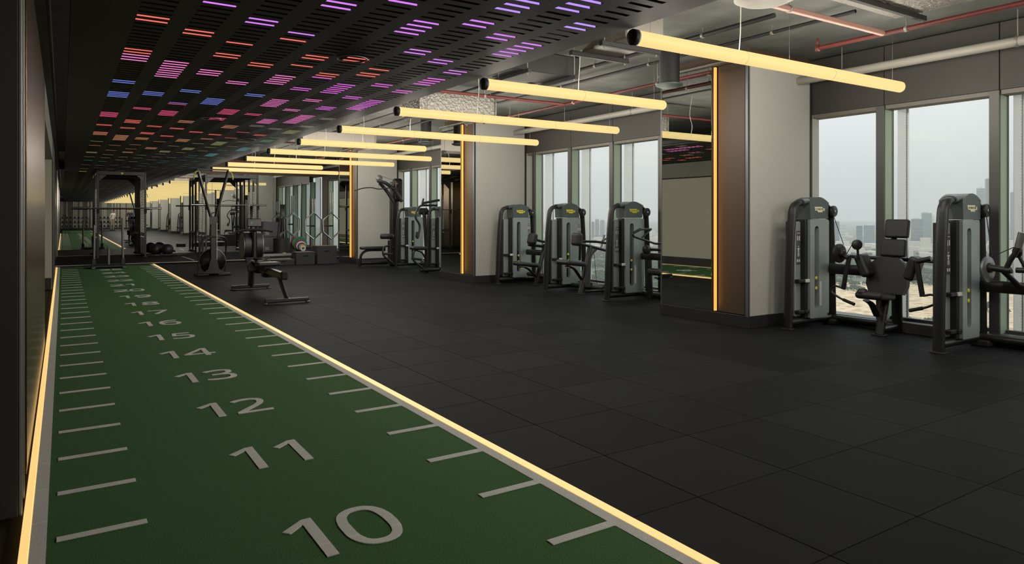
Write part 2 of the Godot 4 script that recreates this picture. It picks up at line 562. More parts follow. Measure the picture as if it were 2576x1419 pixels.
func windows() -> void:
	var wr := struct_("wall_right", MB.new().box(Vector3(7.50, 2.85, (BACK_Z + END_Z) * 0.5), Vector3(0.30, 0.6, BACK_Z - END_Z)).box(Vector3(7.50, 0.0, (BACK_Z + END_Z) * 0.5), Vector3(0.30, 0.14, BACK_Z - END_Z)).done(), M.bulkhead, "window wall with dark bulkhead over the glass")
	part("sill", MB.new().box(Vector3(7.33, 0.055, (BACK_Z + END_Z) * 0.5), Vector3(0.22, 0.11, BACK_Z - END_Z), 0.006).done(), M.mullion, wr)
	var panel := MB.new().box(Vector3.ZERO, Vector3(0.14, 0.62, 1.062), 0.003).done()
	var shade := MB.new().box(Vector3.ZERO, Vector3(0.16, 0.05, 1.06), 0.003).done()
	var mull := MB.new().box(Vector3.ZERO, Vector3(0.03, 2.28, 0.087), 0.004).done()
	var rev := MB.new().box(Vector3.ZERO, Vector3(0.13, 2.28, 0.083), 0.003).done()
	var back := MB.new().box(Vector3.ZERO, Vector3(0.03, 2.28, 0.095), 0.003).done()
	var pane := MB.new().box(Vector3.ZERO, Vector3(0.012, 2.26, 0.98)).done()
	var rail := MB.new().box(Vector3.ZERO, Vector3(0.06, 0.05, 0.985), 0.004).done()
	# perforated fin outside the glass: holes cut by the alpha of a dot pattern
	var dots := dot_image(64, 16, 7.6, Color(1, 1, 1))
	var fm := mat("perforated_fin", c8(226, 228, 228), 0.6)
	fm.albedo_texture = dots
	fm.transparency = BaseMaterial3D.TRANSPARENCY_ALPHA_SCISSOR
	fm.alpha_scissor_threshold = 0.5
	fm.uv1_triplanar = true
	fm.uv1_scale = Vector3.ONE * 36.0
	var dm := mat("dotted_edge", c8(22, 22, 22), 0.6)
	dm.albedo_texture = dots
	dm.transparency = BaseMaterial3D.TRANSPARENCY_ALPHA_SCISSOR
	dm.alpha_scissor_threshold = 0.5
	dm.uv1_triplanar = true
	dm.uv1_scale = Vector3(24, 24, 24)
	var fin := MB.new().box(Vector3.ZERO, Vector3(0.17, 2.6, 0.004)).done()
	var edge := MB.new().box(Vector3.ZERO, Vector3(0.014, 2.6, 0.006), 0.001).done()
	var post := MB.new().box(Vector3.ZERO, Vector3(0.02, 2.6, 0.03), 0.003).done()
	for i in range(-18, 34):
		var z := -4.0 + 1.07 * i
		if z < END_Z + 0.1 or z > BACK_Z - 0.3: continue
		part("bulkhead_panel", panel, M.bulkhead, wr, Vector3(WIN_X + 0.07, 2.67, z + 0.535))
		part("window_head", shade, M.window_head, wr, Vector3(WIN_X + 0.10, 2.343, z + 0.535))
		var hidden := false
		for c in COLS:
			if z < c - 0.02 and z - 0.09 > c - 1.27: hidden = true
		if hidden: continue
		var w := Node3D.new()
		w.name = "window_%d" % (i + 19)
		add_child(w)
		w.position = Vector3(WIN_X, 0, z)
		w.set_meta("kind", "structure")
		w.set_meta("label", "tall window bay of clear glass above the city")
		part("mullion_face", mull, M.mullion, w, Vector3(0.015, 1.22, -0.0435))
		part("mullion_side", rev, M.reveal, w, Vector3(0.095, 1.22, -0.0435))
		part("mullion_back", back, M.black_paint, w, Vector3(0.175, 1.22, -0.0435))
		part("pane", pane, M.glass, w, Vector3(0.155, 1.22, 0.4915))
		part("bottom_rail", rail, M.mullion, w, Vector3(0.155, 0.115, 0.4915))
		part("perforated_fin", fin, M.perforated_fin, w, Vector3(0.30, 1.22, 0.03))
		part("dotted_edge", edge, M.dotted_edge, w, Vector3(0.392, 1.22, 0.03))
		part("fin_post", post, M.white_fin, w, Vector3(0.41, 1.22, 0.03))

func dot_image(size: int, _k: int, r: float, col: Color) -> ImageTexture:
	var im := Image.create(size, size, false, Image.FORMAT_RGBA8)
	im.fill(col)
	for c in [Vector2(size * 0.25, size * 0.25), Vector2(size * 0.75, size * 0.75)]:
		for y in size:
			for x in size:
				if Vector2(x + 0.5, y + 0.5).distance_to(c) < r * size / 32.0:
					im.set_pixel(x, y, Color(col.r, col.g, col.b, 0.0))
	return ImageTexture.create_from_image(im)

func columns() -> void:
	var first: Node3D = null
	var labels := ["grey clad column with mirrored side nearest the camera", "grey clad column with mirrored side beside the third row of machines", "farthest grey clad column with mirrored side by the lat pulldown", "grey clad column just behind the photographer", "grey clad column well behind the photographer", "grey clad column beside the dumbbell racks", "grey clad column far behind the photographer", "grey clad column nearest the back wall"]
	for i in COLS.size():
		var zc: float = COLS[i]
		if first == null:
			var t := thing("column", labels[0], "column", Vector3(COL_X, 0, zc), 0.0, "mirrored columns along the windows")
			first = t
			var W := WIN_X + 0.16 - COL_X
			part("core", MB.new().box(Vector3(W * 0.5 + 0.05, 1.5, -0.635), Vector3(W - 0.06, 3.0, 1.22)).done(), M.bronze_panel, t)
			for s in [[0.0, 0.01], [-1.27, -0.01]]:
				part("fabric_panel", MB.new().box(Vector3((W + 0.02) * 0.5, 1.5, s[0] - s[1] * 0.5), Vector3(W - 0.06, 2.75, 0.028), 0.003).done(), M.fabric_wall, t, Vector3.ZERO, "pale grey woven wall covering")
				part("corner_trim", MB.new().box(Vector3(0.008, 1.44, s[0] - s[1]), Vector3(0.016, 2.88, 0.03), 0.003).done(), M.steel_grey, t)
				part("corner_trim", MB.new().box(Vector3(WIN_X - COL_X - 0.02, 1.44, s[0]), Vector3(0.04, 2.88, 0.036), 0.003).done(), M.black_paint, t)
				part("baseboard", MB.new().box(Vector3(W * 0.5, 0.065, s[0]), Vector3(W, 0.13, 0.04), 0.004).done(), M.black_paint, t)
			part("baseboard", MB.new().box(Vector3(0.008, 0.065, -0.635), Vector3(0.02, 0.13, 1.26), 0.003).done(), M.black_paint, t)
			part("corner_post", MB.new().box(Vector3(0.026, 1.5, -0.022), Vector3(0.05, 2.74, 0.034), 0.003).done(), M.black_paint, t)
			part("side_panel", MB.new().box(Vector3(0.062, 1.5, -0.235), Vector3(0.022, 2.74, 0.40), 0.003).done(), M.bronze_panel, t, Vector3.ZERO, "dark bronze panel beside the light strip")
			part("mirror_panel", MB.new().box(Vector3(0.012, 1.5, -0.875), Vector3(0.024, 2.74, 0.78), 0.002).done(), M.mirror, t, Vector3.ZERO, "tall mirror on the column side")
			part("strip_channel", MB.new().box(Vector3(0.045, 1.5, -0.472), Vector3(0.05, 2.74, 0.02)).done(), M.bronze_panel, t)
			part("light_strip", MB.new().box(Vector3(0.022, 1.5, -0.449), Vector3(0.03, 2.72, 0.026), 0.004).done(), M.column_glow, t, Vector3.ZERO, "vertical amber light strip")
			part("top_cap", MB.new().box(Vector3(W * 0.5 - 0.01, 2.89, -0.635), Vector3(W + 0.04, 0.025, 1.32), 0.004).done(), M.galvanised, t)
		else:
			copy(first, Vector3(COL_X, 0, zc), 0.0, labels[i])
		area(Vector3(COL_X + 0.02, 1.5, zc - 0.434), Vector3(0.3, 0, 1), Vector2(0.024, 2.6), Color(1.0, 0.66, 0.30), 0.05, "column_strip_light")

const BARS := [
	"r0:2 r10:2 k12:3 b24:2 b31:4 c47:5 r60:2 r70 o71:4 y85 o93 y108:3 y121 g132 w148 y165 y178",
	"p-5 r2:2 k13:8 b29:3 c41:2 r53:4 r62:2 o73:9 o91 o102 y113 y122 g134 w149 w159",
	"p-3:2 r4 r8:2 k15:3 b26:2 b35 c36 c42:5 r58:2 r67:3 o75:4 o88 o97 o104:3 y118 y127 w146 w162",
	"p-9:2 p-1 r1 r10:2 k19:2 b30:5 o50:3 r59:2 r70:2 o80 o92:4 y111 y119 y131 w152 w170",
	"p-11 r5:2 r9 k14:5 b25:2 c37:5 c45:3 r62:2 o74:5 y87 y98:4 w106 w114 w123 t136 w145 w158",
	"p-8:4 r4:2 r11:2 m13 m19:2 k27:6 c39:2 o52:4 r64:2 o71:2 y80 y89:5 y100 w114 t125 t131 w148",
	"v-15:3 p-10:2 p-1:2 r7 r9:2 m15:6 k25:2 k33:2 k43:5 w50:2 r59 r68 y75:7 y86 y94 t106 t111 t120 t137 w152",
	"v-17:3 p-8:2 p1:2 m13:2 m21:2 m29:3 k37:9 w52:2 r61:2 y73 y82 t91 t99:8 t113 t122 w134 w141 w149",
	"v-13:2 p-7:5 p4:2 m8:4 m15:2 m22:8 w38:2 w47:2 y53:5 g64 g68:4 t76 t83:8 t100 t109 t116 t130 t135 t146",
]

func slotted_ceiling() -> void:
	var t := thing("slotted_ceiling", "dark slotted ceiling with lit coloured bars over the turf lane", "ceiling", Vector3(0, SLAB_Y, 0))
	var x0 := 0.04
	var x1 := 3.18
	var px := []
	for k in 9: px.append(0.386 + 0.299 * k)
	var mb := MB.new()
	var th := 0.02
	var z0 := END_Z + 0.03
	var z1 := 29.5
	# continuous strips between the slot columns, then the rungs between slots
	var a := x0
	for k in 10:
		var b: float = px[k] if k < 9 else x1
		mb.box(Vector3((a + b) * 0.5, th * 0.5, (z0 + z1) * 0.5), Vector3(b - a, th, z1 - z0))
		if k < 9: a = px[k] + 0.185
	for k in 9:
		for i in range(-330, 179):
			var z := -4.883 - 0.1025 * (i + 0.5)
			if z < z0 + 0.04: continue
			mb.box(Vector3(px[k] + 0.0925, th * 0.5, z), Vector3(0.189, th, 0.066))
	part("slotted_panel", mb.done(), M.slot_panel, t)
	part("plenum_lid", MB.new().box(Vector3((x0 + x1) * 0.5, 0.10, (z0 + z1) * 0.5), Vector3(x1 - x0, 0.02, z1 - z0)).box(Vector3(x0 + 0.005, 0.055, (z0 + z1) * 0.5), Vector3(0.01, 0.09, z1 - z0)).box(Vector3(x1 - 0.005, 0.055, (z0 + z1) * 0.5), Vector3(0.01, 0.09, z1 - z0)).done(), M.plenum, t)
	for s in [[1.93, -5.32], [2.55, -11.9], [1.6, -9.6]]:
		part("speaker_ring", MB.new().lathe([Vector2(0.105, 0.0), Vector2(0.105, -0.006), Vector2(0.112, -0.008), Vector2(0.118, -0.006), Vector2(0.12, 0.0)], Vector3(s[0], 0, s[1]), Basis.IDENTITY, 32).done(), M.steel_grey, t)
	# each light bar stands upright at the far edge of its slot, so it is seen only when looking down the lane
	var bar_size := Vector3(0.185, 0.034, 0.004)
	var bar := MB.new().box(Vector3.ZERO, bar_size).done()
	var list := []
	for k in 9:
		for w: String in BARS[k].split(" "):
			var run := w.substr(1).split(":")
			for j in (int(run[1]) if run.size() > 1 else 1):
				list.append([int(run[0]) + j, k, w.substr(0, 1)])
	list.sort_custom(func(p, q): return p[0] < q[0])
	var rest := {}
	for i in list.size():
		var e: Array = list[i]
		var at := Vector3(px[e[1]] + 0.0925, 0.0175, -4.883 - 0.1025 * e[0] - 0.016)
		if i < 300:
			part("light_bar", bar, M["bar_" + e[2]], t, at)
		else:
			if not rest.has(e[2]): rest[e[2]] = MB.new()
			rest[e[2]].box(at, bar_size)
	for k in rest:
		part("light_bars", rest[k].done(), M["bar_" + k], t).set_meta("kind", "stuff")

func lane() -> void:
	var t := thing("turf_lane", "green turf sprint lane with white metre marks and numbers", "turf")
	var zn := 7.6
	var mid := (STEP_Z + zn) * 0.5
	var L := zn - STEP_Z - 0.01
	part("turf", MB.new().box(Vector3(0.865, 0.004, mid), Vector3(1.83, 0.02, L)).done(), M.turf, t)
	part("border", MB.new().box(Vector3(-0.075, 0.0055, mid), Vector3(0.05, 0.02, L)).done(), M.turf_white, t)
	part("border", MB.new().box(Vector3(1.808, 0.0055, mid), Vector3(0.055, 0.02, L)).done(), M.turf_white, t)
	for i in 6:
		var w := L / 6.0
		part("light_strip", MB.new().box(Vector3(-0.1165, 0.006, zn - w * (i + 0.5)), Vector3(0.029, 0.022, w - 0.003), 0.002).done(), M.strip_glow, t, Vector3.ZERO, "warm white floor light strip")
		part("light_strip", MB.new().box(Vector3(1.861, 0.006, zn - w * (i + 0.5)), Vector3(0.048, 0.022, w - 0.003), 0.002).done(), M.strip_glow, t, Vector3.ZERO, "warm white floor light strip")
	area(Vector3(1.861, 0.03, -6.0), Vector3.UP, Vector2(0.04, 26.0), Color(1.0, 0.72, 0.4), 0.12, "lane_strip_light")
	area(Vector3(-0.1165, 0.03, -6.0), Vector3.UP, Vector2(0.03, 26.0), Color(1.0, 0.72, 0.4), 0.06, "lane_strip_light")
	var tk := MB.new().box(Vector3.ZERO, Vector3(0.296, 0.004, 0.043), 0.001).done()
	var down := Basis(Vector3.RIGHT, -PI / 2)
	for i in 52:
		var metre := 25.5 - 0.5 * i
		var z := 7.4538 - metre
		part("metre_mark", tk, M.turf_white, t, Vector3(0.128, 0.0155, z))
		part("metre_mark", tk, M.turf_white, t, Vector3(1.634, 0.0155, z))
		if is_equal_approx(metre, roundf(metre)):
			var s := str(int(roundf(metre)))
			for k in s.length():
				var x := 0.885 + (-0.107 + 0.214 * k if s.length() == 2 else 0.0)
				text(s[k], 0.34, M.turf_white, t, Vector3(x, 0.0155, z), down, "numeral", 0.004)

func tube_pendant(i: int) -> void:
	var z := -3.44 - 1.953 * i
	if z > BACK_Z - 0.5 or z < STEP_Z - 0.5: return
	var short := posmod(i, 3) == 1
	var x0 := 3.19
	var L := 2.25 if short else 3.32
	var names := ["nearest", "second", "third", "fourth", "fifth", "sixth", "seventh", "eighth", "farthest"]
	var which: String = (names[i] + " from the camera") if i >= 0 and i < 9 else "behind the photographer, number %s back" % ["one", "two", "three", "four", "five", "six", "seven", "eight", "nine", "ten", "eleven", "twelve", "thirteen", "fourteen", "fifteen", "sixteen", "seventeen"][-i - 1]
	var t := thing("tube_pendant", ("short" if short else "long") + " glowing warm white tube pendant, " + which, "pendant light", Vector3(x0, 2.39, z), 0.0, "tube pendants over the rubber floor")
	var r := 0.05
	var segs := 5 if short else 7
	var w := L / segs
	var lie := Basis(Vector3(0, 1, 0), Vector3(1, 0, 0), Vector3(0, 0, -1))
	for k in segs:
		var prof := [Vector2(r, w), Vector2(r, 0)] if k < segs - 1 else [Vector2(0, w), Vector2(r * 0.8, w - 0.003), Vector2(r, w - 0.02), Vector2(r, 0)]
		part("glass_tube", MB.new().lathe(prof, Vector3(w * k, 0, 0), lie, 24).done(), M.tube_glow, t, Vector3.ZERO, "glowing opal tube")
		var l := OmniLight3D.new()
		l.name = numbered("tube_light")
		add_child(l)
		l.position = Vector3(x0 + w * (k + 0.5), 2.39, z)
		l.light_color = c8(255, 247, 234)
		l.light_energy = TUBE_E
		l.light_size = 0.04
		l.omni_range = 40.0
		l.omni_attenuation = 2.0
		l.shadow_enabled = true
	part("end_cap", MB.new().disc(Vector3(0.0, 0, 0), Vector3.RIGHT, r + 0.004, 0.022).done(), M.black_paint, t)
	var n := 2 if short else 3
	for k in range(1, n):
		part("joint_ring", MB.new().lathe([Vector2(r + 0.0005, -0.001), Vector2(r + 0.0012, -0.001), Vector2(r + 0.0012, 0.001), Vector2(r + 0.0005, 0.001)], Vector3(L * k / n, 0, 0), Basis(Vector3(0, 1, 0), Vector3(1, 0, 0), Vector3(0, 0, -1)), 24).done(), M.galvanised, t)
	for k in n:
		part("suspension_wire", MB.new().cyl(Vector3(0.15 + (L - 0.3) * k / (n - 1), 0.05, 0), Vector3(0.15 + (L - 0.3) * k / (n - 1), CEIL_Y - 2.39, 0), 0.0015, 5).done(), M.steel_grey, t)
	part("feed_cable", MB.new().tube(bend([Vector3(L / n - 0.05, 0.05, 0), Vector3(L / n - 0.06, 0.16, 0.02), Vector3(L / n - 0.02, 0.32, -0.01), Vector3(L / n - 0.05, CEIL_Y - 2.39, 0.02)], 0.08), 0.004, 6).done(), M.white_cable, t)

var TW := {}

func badge_poly(w: float, h: float) -> PackedVector2Array:
	return PackedVector2Array([Vector2(-0.5 * w, 0.5 * h), Vector2(0.28 * w, 0.5 * h), Vector2(0.30 * w, 0.26 * h), Vector2(0.5 * w, 0.26 * h), Vector2(0.5 * w, -0.22 * h), Vector2(0.30 * w, -0.22 * h), Vector2(0.26 * w, -0.5 * h), Vector2(-0.16 * w, -0.5 * h), Vector2(-0.22 * w, -0.22 * h), Vector2(-0.42 * w, -0.22 * h)])

func tower_meshes() -> void:
	var arch := bend([Vector3(-0.40, 0.012, 0), Vector3(-0.385, 0.5, 0), Vector3(-0.355, 1.0, 0), Vector3(-0.315, 1.33, 0), Vector3(-0.10, 1.352, 0), Vector3(0.18, 1.35, 0), Vector3(0.335, 1.27, 0), Vector3(0.365, 0.8, 0), Vector3(0.385, 0.05, 0)], 0.15, 6)
	TW.arch = MB.new().tube(arch, 0.031, 14, 0.05, Vector3.BACK).done()
	TW.foot = MB.new().box(Vector3(-0.40, 0.008, 0), Vector3(0.085, 0.016, 0.12), 0.004).done()
	TW.base = MB.new().cyl(Vector3(-0.37, 0.075, 0), Vector3(0.36, 0.075, 0), 0.036, 14).done()
	TW.face = MB.new().ext(rrect(-0.11, 0.10, 0.20, 1.165, 0.015), [rrect(-0.032, 0.2, 0.046, 1.09, 0.038, 6)], 0.05, 0.125, Transform3D.IDENTITY, true).done()
	TW.core = MB.new().box(Vector3(0.05, 0.63, -0.01), Vector3(0.30, 1.06, 0.12), 0.01).done()
	TW.pillar = MB.new().pad(Vector3(-0.133, 0.63, 0.05), Vector3(0.05, 1.07, 0.10), 0.015).done()
	TW.strip = MB.new().pad(Vector3(-0.205, 0.63, 0.01), Vector3(0.10, 1.02, 0.07), 0.015).done()
	TW.dark = MB.new().box(Vector3(-0.285, 0.64, -0.01), Vector3(0.05, 1.0, 0.05), 0.006).done()
	TW.right = MB.new().pad(Vector3(0.24, 0.64, 0.055), Vector3(0.085, 1.04, 0.09), 0.02).done()
	var cap := PackedVector2Array()
	for k in 13:
		var f := k / 12.0
		cap.append(Vector2(lerpf(-0.125, 0.215, f), 1.315 + 0.088 * sin(PI * (0.10 + 0.80 * f))))
	cap.append(Vector2(0.205, 1.168)); cap.append(Vector2(-0.115, 1.168))
	TW.cap = MB.new().ext(cap, [], -0.07, 0.13, Transform3D.IDENTITY, true).done()
	TW.saddle = MB.new().tube([Vector3(-0.20, 1.344, 0), Vector3(-0.16, 1.35, 0), Vector3(-0.10, 1.354, 0)], 0.038, 14, 0.062, Vector3.BACK).done()
	TW.saddle2 = MB.new().tube([Vector3(0.19, 1.347, 0), Vector3(0.235, 1.33, 0)], 0.036, 14, 0.06, Vector3.BACK).done()
	TW.badge = MB.new().ext(badge_poly(0.18, 0.058), [], 0.13, 0.134, Transform3D(Basis.IDENTITY, Vector3(0.045, 1.268, 0))).done()
	TW.pulley = MB.new().disc(Vector3(0.285, 1.25, 0.14), Vector3.BACK, 0.062, 0.016).done()
	TW.bolt = MB.new().disc(Vector3(0.285, 1.25, 0.158), Vector3.BACK, 0.012, 0.005, 0.002, 12).done()
	var st := MB.new()
	for k in 15: st.box(Vector3(0.008, 0.225 + 0.024 * k, 0.062), Vector3(0.055, 0.020, 0.03), 0.002)
	TW.stack = st.done()
	TW.rod = MB.new().cyl(Vector3(0, 0.5, 0.07), Vector3(0, 1.09, 0.07), 0.005, 8).done()
	var lb := MB.new()
	for k in 15: lb.box(Vector3(-0.012, 0.225 + 0.024 * k, 0.078), Vector3(0.012, 0.007, 0.002))
	TW.numbers = lb.done()
	TW.dot = MB.new().disc(Vector3.ZERO, Vector3.BACK, 0.019, 0.004, 0.002, 16).done()
	TW.bracket = MB.new().box(Vector3(-0.20, 0.0, 0.075), Vector3(0.14, 0.036, 0.06), 0.006).done()
	TW.bracket_end = MB.new().box(Vector3(-0.13, 0.0, 0.105), Vector3(0.075, 0.036, 0.03), 0.006).done()
	TW.sticker = MB.new().box(Vector3(0.075, 0.36, 0.126), Vector3(0.032, 0.26, 0.002)).done()
	TW.placard = MB.new().box(Vector3.ZERO, Vector3(0.075, 0.36, 0.003), 0.001).done()
	var pic := MB.new()
	for k in [[-0.017, 0.10, 0.014, 0.05], [0.016, 0.10, 0.014, 0.05], [0.0, 0.012, 0.013, 0.014], [0.0, -0.027, 0.016, 0.045], [0.0, -0.014, 0.044, 0.009], [-0.009, -0.075, 0.009, 0.04], [0.009, -0.075, 0.009, 0.04], [-0.018, -0.14, 0.018, 0.028], [0.016, -0.14, 0.018, 0.028], [0.0, 0.155, 0.05, 0.006]]:
		pic.pad(Vector3(k[0], k[1], 0.002), Vector3(k[2], k[3], 0.002), 0.001, Basis.IDENTITY, 3)
	TW.picto = pic.done()

# the weight tower shared by the machines, added as parts of the machine t
func tower(t: Node3D, pale := false, left_placard := true, sticker := false, dots := [0.53, 0.42]) -> void:
	if TW.is_empty(): tower_meshes()
	var o := Vector3(0, 0, -0.06)
	part("arch_frame", TW.arch, M.frame_black, t)
	part("foot_plate", TW.foot, M.black_rubber, t)
	part("base_tube", TW.base, M.frame_black, t)
	var f := part("front_shroud", TW.face, M.shroud, t, o, "grey metallic weight stack cover with a long slot")
	part("shroud_core", TW.core, M.black_paint, t, o)
	part("side_pillar", TW.pillar, M.frame_black, t, o)
	part("side_panel", TW.strip, M.shroud, t, o)
	part("side_frame", TW.dark, M.black_paint, t, o)
	part("side_panel", TW.right, M.shroud, t, o)
	var c := part("top_cap", TW.cap, M.shroud_dark, t, o)
	part("sleeve", TW.saddle, M.shroud_dark, t)
	part("sleeve", TW.saddle2, M.shroud_dark, t)
	part("badge", TW.badge, M.pale_badge if pale else M.yellow, c, Vector3.ZERO, "small maker's badge")
	text("TECHNOGYM", 0.017, M.yellow_dark, c, Vector3(0.043, 1.272, 0.135), Basis.IDENTITY, "lettering", 0.001)
	var p := part("pulley", TW.pulley, M.frame_black, t, o)
	part("bolt", TW.bolt, M.chrome, p)
	var s := part("weight_stack", TW.stack, M.black_gloss, t, o)
	for rx in [-0.008, 0.026]: part("guide_rod", TW.rod, M.chrome, s, Vector3(rx, 0, 0))
	part("weight_numbers", TW.numbers, M.white_plastic, s).set_meta("kind", "stuff")
	s.set_meta("kind", "stuff")
	for d in dots:
		part("selector_dot", TW.dot, M.yellow, s, Vector3(0.006, d, 0.119))
	for y in [0.505, 0.175]:
		var b := part("bracket", TW.bracket, M.frame_black, t, o + Vector3(0, y, 0))
		part("bracket_end", TW.bracket_end, M.white_plastic if y > 0.3 else M.frame_black, b)
	if sticker: part("sticker", TW.sticker, M.white_plastic, f)
	var pl := part("placard", TW.placard, M.steel_grey, t, o + (Vector3(-0.205, 0.86, 0.048) if left_placard else Vector3(0.242, 0.88, 0.102)), "instruction placard with white figures")
	part("pictogram", TW.picto, M.white_plastic, pl).set_meta("kind", "stuff")

func oval(pts: Array, r: float, ry := -1.0, up := Vector3.ZERO, b := 0.0, sides := 12) -> ArrayMesh:
	return MB.new().tube(bend(pts, b) if b > 0.0 else pts, r, sides, ry, up).done()

func machines() -> void:
	var grp := "weight machines along the windows"
	var X := 6.82
	# -- arm machine with a backrest, nearest the camera
	var t := thing("arm_machine", "black biceps machine with backrest and arm pads in front of the window", "gym machine", Vector3(X, 0, -4.57), 0.0, grp)
	tower(t, true, true, true)
	var P := func(x: float, y: float, z: float) -> Vector3: return Vector3(x - 6.82, y, z + 4.57)
	part("beam", oval([P.call(7.10, 0.62, -4.55), P.call(7.16, 0.62, -3.85)], 0.028, 0.058, Vector3.UP), M.frame_black, t)
	part("cross_bar", oval([P.call(7.12, 0.765, -4.45), P.call(7.14, 0.755, -3.40)], 0.02), M.frame_black, t)
	part("rear_base_bar", oval([P.call(7.18, 0.07, -4.57), P.call(7.22, 0.07, -3.86)], 0.036), M.frame_black, t)
	part("rear_foot", MB.new().pad(P.call(7.17, 0.03, -4.55), Vector3(0.14, 0.06, 0.16), 0.02).done(), M.black_rubber, t)
	part("rear_column", oval([P.call(7.23, 0.0, -3.86), P.call(7.21, 0.95, -3.86)], 0.035, 0.055, Vector3.BACK), M.frame_black, t)
	var d := part("cam_disc", MB.new().disc(P.call(6.80, 0.81, -4.23), Vector3(-0.1, 0, 1), 0.10, 0.012).done(), M.frame_black, t)
	part("hub", MB.new().disc(P.call(6.80, 0.81, -4.20), Vector3(-0.1, 0, 1), 0.035, 0.03).done(), M.frame_black, d)
	for k in 6:
		var a := TAU * k / 6.0
		part("bolt", MB.new().disc(P.call(6.80 + cos(a) * 0.08, 0.81 + sin(a) * 0.08, -4.215 + cos(a) * 0.008), Vector3(-0.1, 0, 1), 0.006, 0.004, 0.001, 8).done(), M.chrome, d)
	part("small_pulley", MB.new().disc(P.call(6.82, 0.905, -4.05), Vector3(-0.5, 0, 0.8), 0.052, 0.014).done(), M.frame_black, t)
	part("pulley_stem", oval([P.call(6.83, 0.90, -4.05), P.call(6.84, 0.76, -4.05)], 0.012), M.frame_black, t)
	part("cable", oval([P.call(7.08, 1.25, -4.49), P.call(6.86, 0.90, -4.22)], 0.004, -1, Vector3.ZERO, 0, 6), M.black_rubber, t)
	part("cable", oval([P.call(6.88, 0.80, -4.20), P.call(6.80, 0.94, -4.07)], 0.004, -1, Vector3.ZERO, 0, 6), M.black_rubber, t)
	for s in [-1.0, 1.0]:
		var Q := func(x: float, y: float, z: float) -> Vector3: return P.call(x, y, -3.785 + (z + 3.785) * (1.0 if s < 0 else -1.0))
		var arm := part("lever_arm", MB.new().tube([Q.call(6.82, 0.80, -4.24), Q.call(6.80, 0.765, -4.12)], 0.026, 12).tube([Q.call(6.80, 0.775, -4.12), Q.call(6.79, 0.62, -4.15), Q.call(6.79, 0.44, -4.18)], 0.026, 10, 0.016, Vector3.RIGHT).done(), M.frame_black, t)
		part("handle", oval([Q.call(6.79, 0.45, -4.19), Q.call(6.79, 0.475, -4.28), Q.call(6.79, 0.40, -4.325), Q.call(6.79, 0.345, -4.22), Q.call(6.79, 0.325, -4.16)], 0.011, -1, Vector3.ZERO, 0.06), M.frame_black, arm)
		part("grip", oval([Q.call(6.79, 0.332, -4.18), Q.call(6.79, 0.296, -4.06)], 0.017), M.black_rubber, arm)
		part("arm_pad", MB.new().pad(Q.call(6.93, 0.69, -4.03), Vector3(0.16, 0.24, 0.10), 0.035, Basis(Vector3.RIGHT, (-0.42 if s < 0 else 0.30))).done(), M.upholstery, t)
	var tilt := Basis(Vector3.BACK, -0.16)
	var hp := part("head_pad", MB.new().pad(P.call(7.08, 1.07, -3.78), Vector3(0.06, 0.19, 0.235), 0.022, tilt).done(), M.upholstery, t)
	part("upper_back_pad", MB.new().pad(P.call(7.05, 0.875, -3.80), Vector3(0.06, 0.18, 0.25), 0.022, tilt).done(), M.upholstery, t)
	var lo := PackedVector2Array([Vector2(-0.10, 0.18), Vector2(0.10, 0.18), Vector2(0.165, 0.12), Vector2(0.205, 0.02), Vector2(0.205, -0.10), Vector2(0.17, -0.185), Vector2(-0.17, -0.185), Vector2(-0.205, -0.10), Vector2(-0.205, 0.02), Vector2(-0.165, 0.12)])
	part("lower_back_pad", MB.new().ext(lo, [], -0.03, 0.03, Transform3D(tilt * Basis(Vector3.UP, -PI / 2), P.call(7.0, 0.60, -3.83)), true).done(), M.upholstery, t)
	part("back_support", oval([P.call(7.12, 1.1, -3.82), P.call(7.02, 0.42, -3.84)], 0.02, 0.03, Vector3.BACK), M.frame_black, t)
	var seat := part("seat", MB.new().pad(P.call(6.80, 0.405, -3.85), Vector3(0.30, 0.075, 0.27), 0.036, Basis(Vector3.BACK, -0.06)).pad(P.call(6.70, 0.435, -3.92), Vector3(0.10, 0.085, 0.10), 0.042).done(), M.upholstery, t)
	part("seat_bracket", oval([P.call(6.66, 0.365, -3.86), P.call(6.74, 0.33, -3.85), P.call(6.82, 0.2, -3.84)], 0.014, 0.04, Vector3.BACK, 0.08), M.frame_black, seat)
	var post := part("seat_post", oval([P.call(6.86, 0.012, -3.84), P.call(6.99, 0.45, -3.84)], 0.03, 0.048, Vector3.BACK), M.frame_black, t)
	part("foot_plate", MB.new().box(P.call(6.865, 0.008, -3.84), Vector3(0.10, 0.016, 0.12), 0.004).done(), M.black_rubber, t)
	for k in 3: text(["8", "5", "O"][k], 0.024, M.orange_print, post, P.call(6.882 + 0.008 * k, 0.145 + 0.03 * k, -3.789), Basis.IDENTITY, "setting_number", 0.001)
	part("floor_tube", oval([P.call(6.90, 0.06, -3.84), P.call(7.24, 0.06, -3.86)], 0.034), M.frame_black, t)
	# -- lever machine cut by the right edge of the picture
	t = thing("lever_machine", "black lever machine partly outside the picture on the right", "gym machine", Vector3(X, 0, -3.07), 0.0, grp)
	tower(t, true, true, false, [0.53, 0.44])
	P = func(x: float, y: float, z: float) -> Vector3: return Vector3(x - 6.82, y, z + 3.07)
	part("beam", oval([P.call(7.08, 0.56, -3.02), P.call(7.12, 0.56, -1.9)], 0.03, 0.055, Vector3.UP), M.frame_black, t)
	part("cross_bar", oval([P.call(6.88, 0.735, -2.66), P.call(6.92, 0.735, -2.0)], 0.024), M.frame_black, t)
	part("rear_base_bar", oval([P.call(7.15, 0.075, -3.05), P.call(7.18, 0.075, -1.95)], 0.04), M.frame_black, t)
	part("rear_foot", MB.new().pad(P.call(7.14, 0.03, -3.03), Vector3(0.14, 0.06, 0.16), 0.02).done(), M.black_rubber, t)
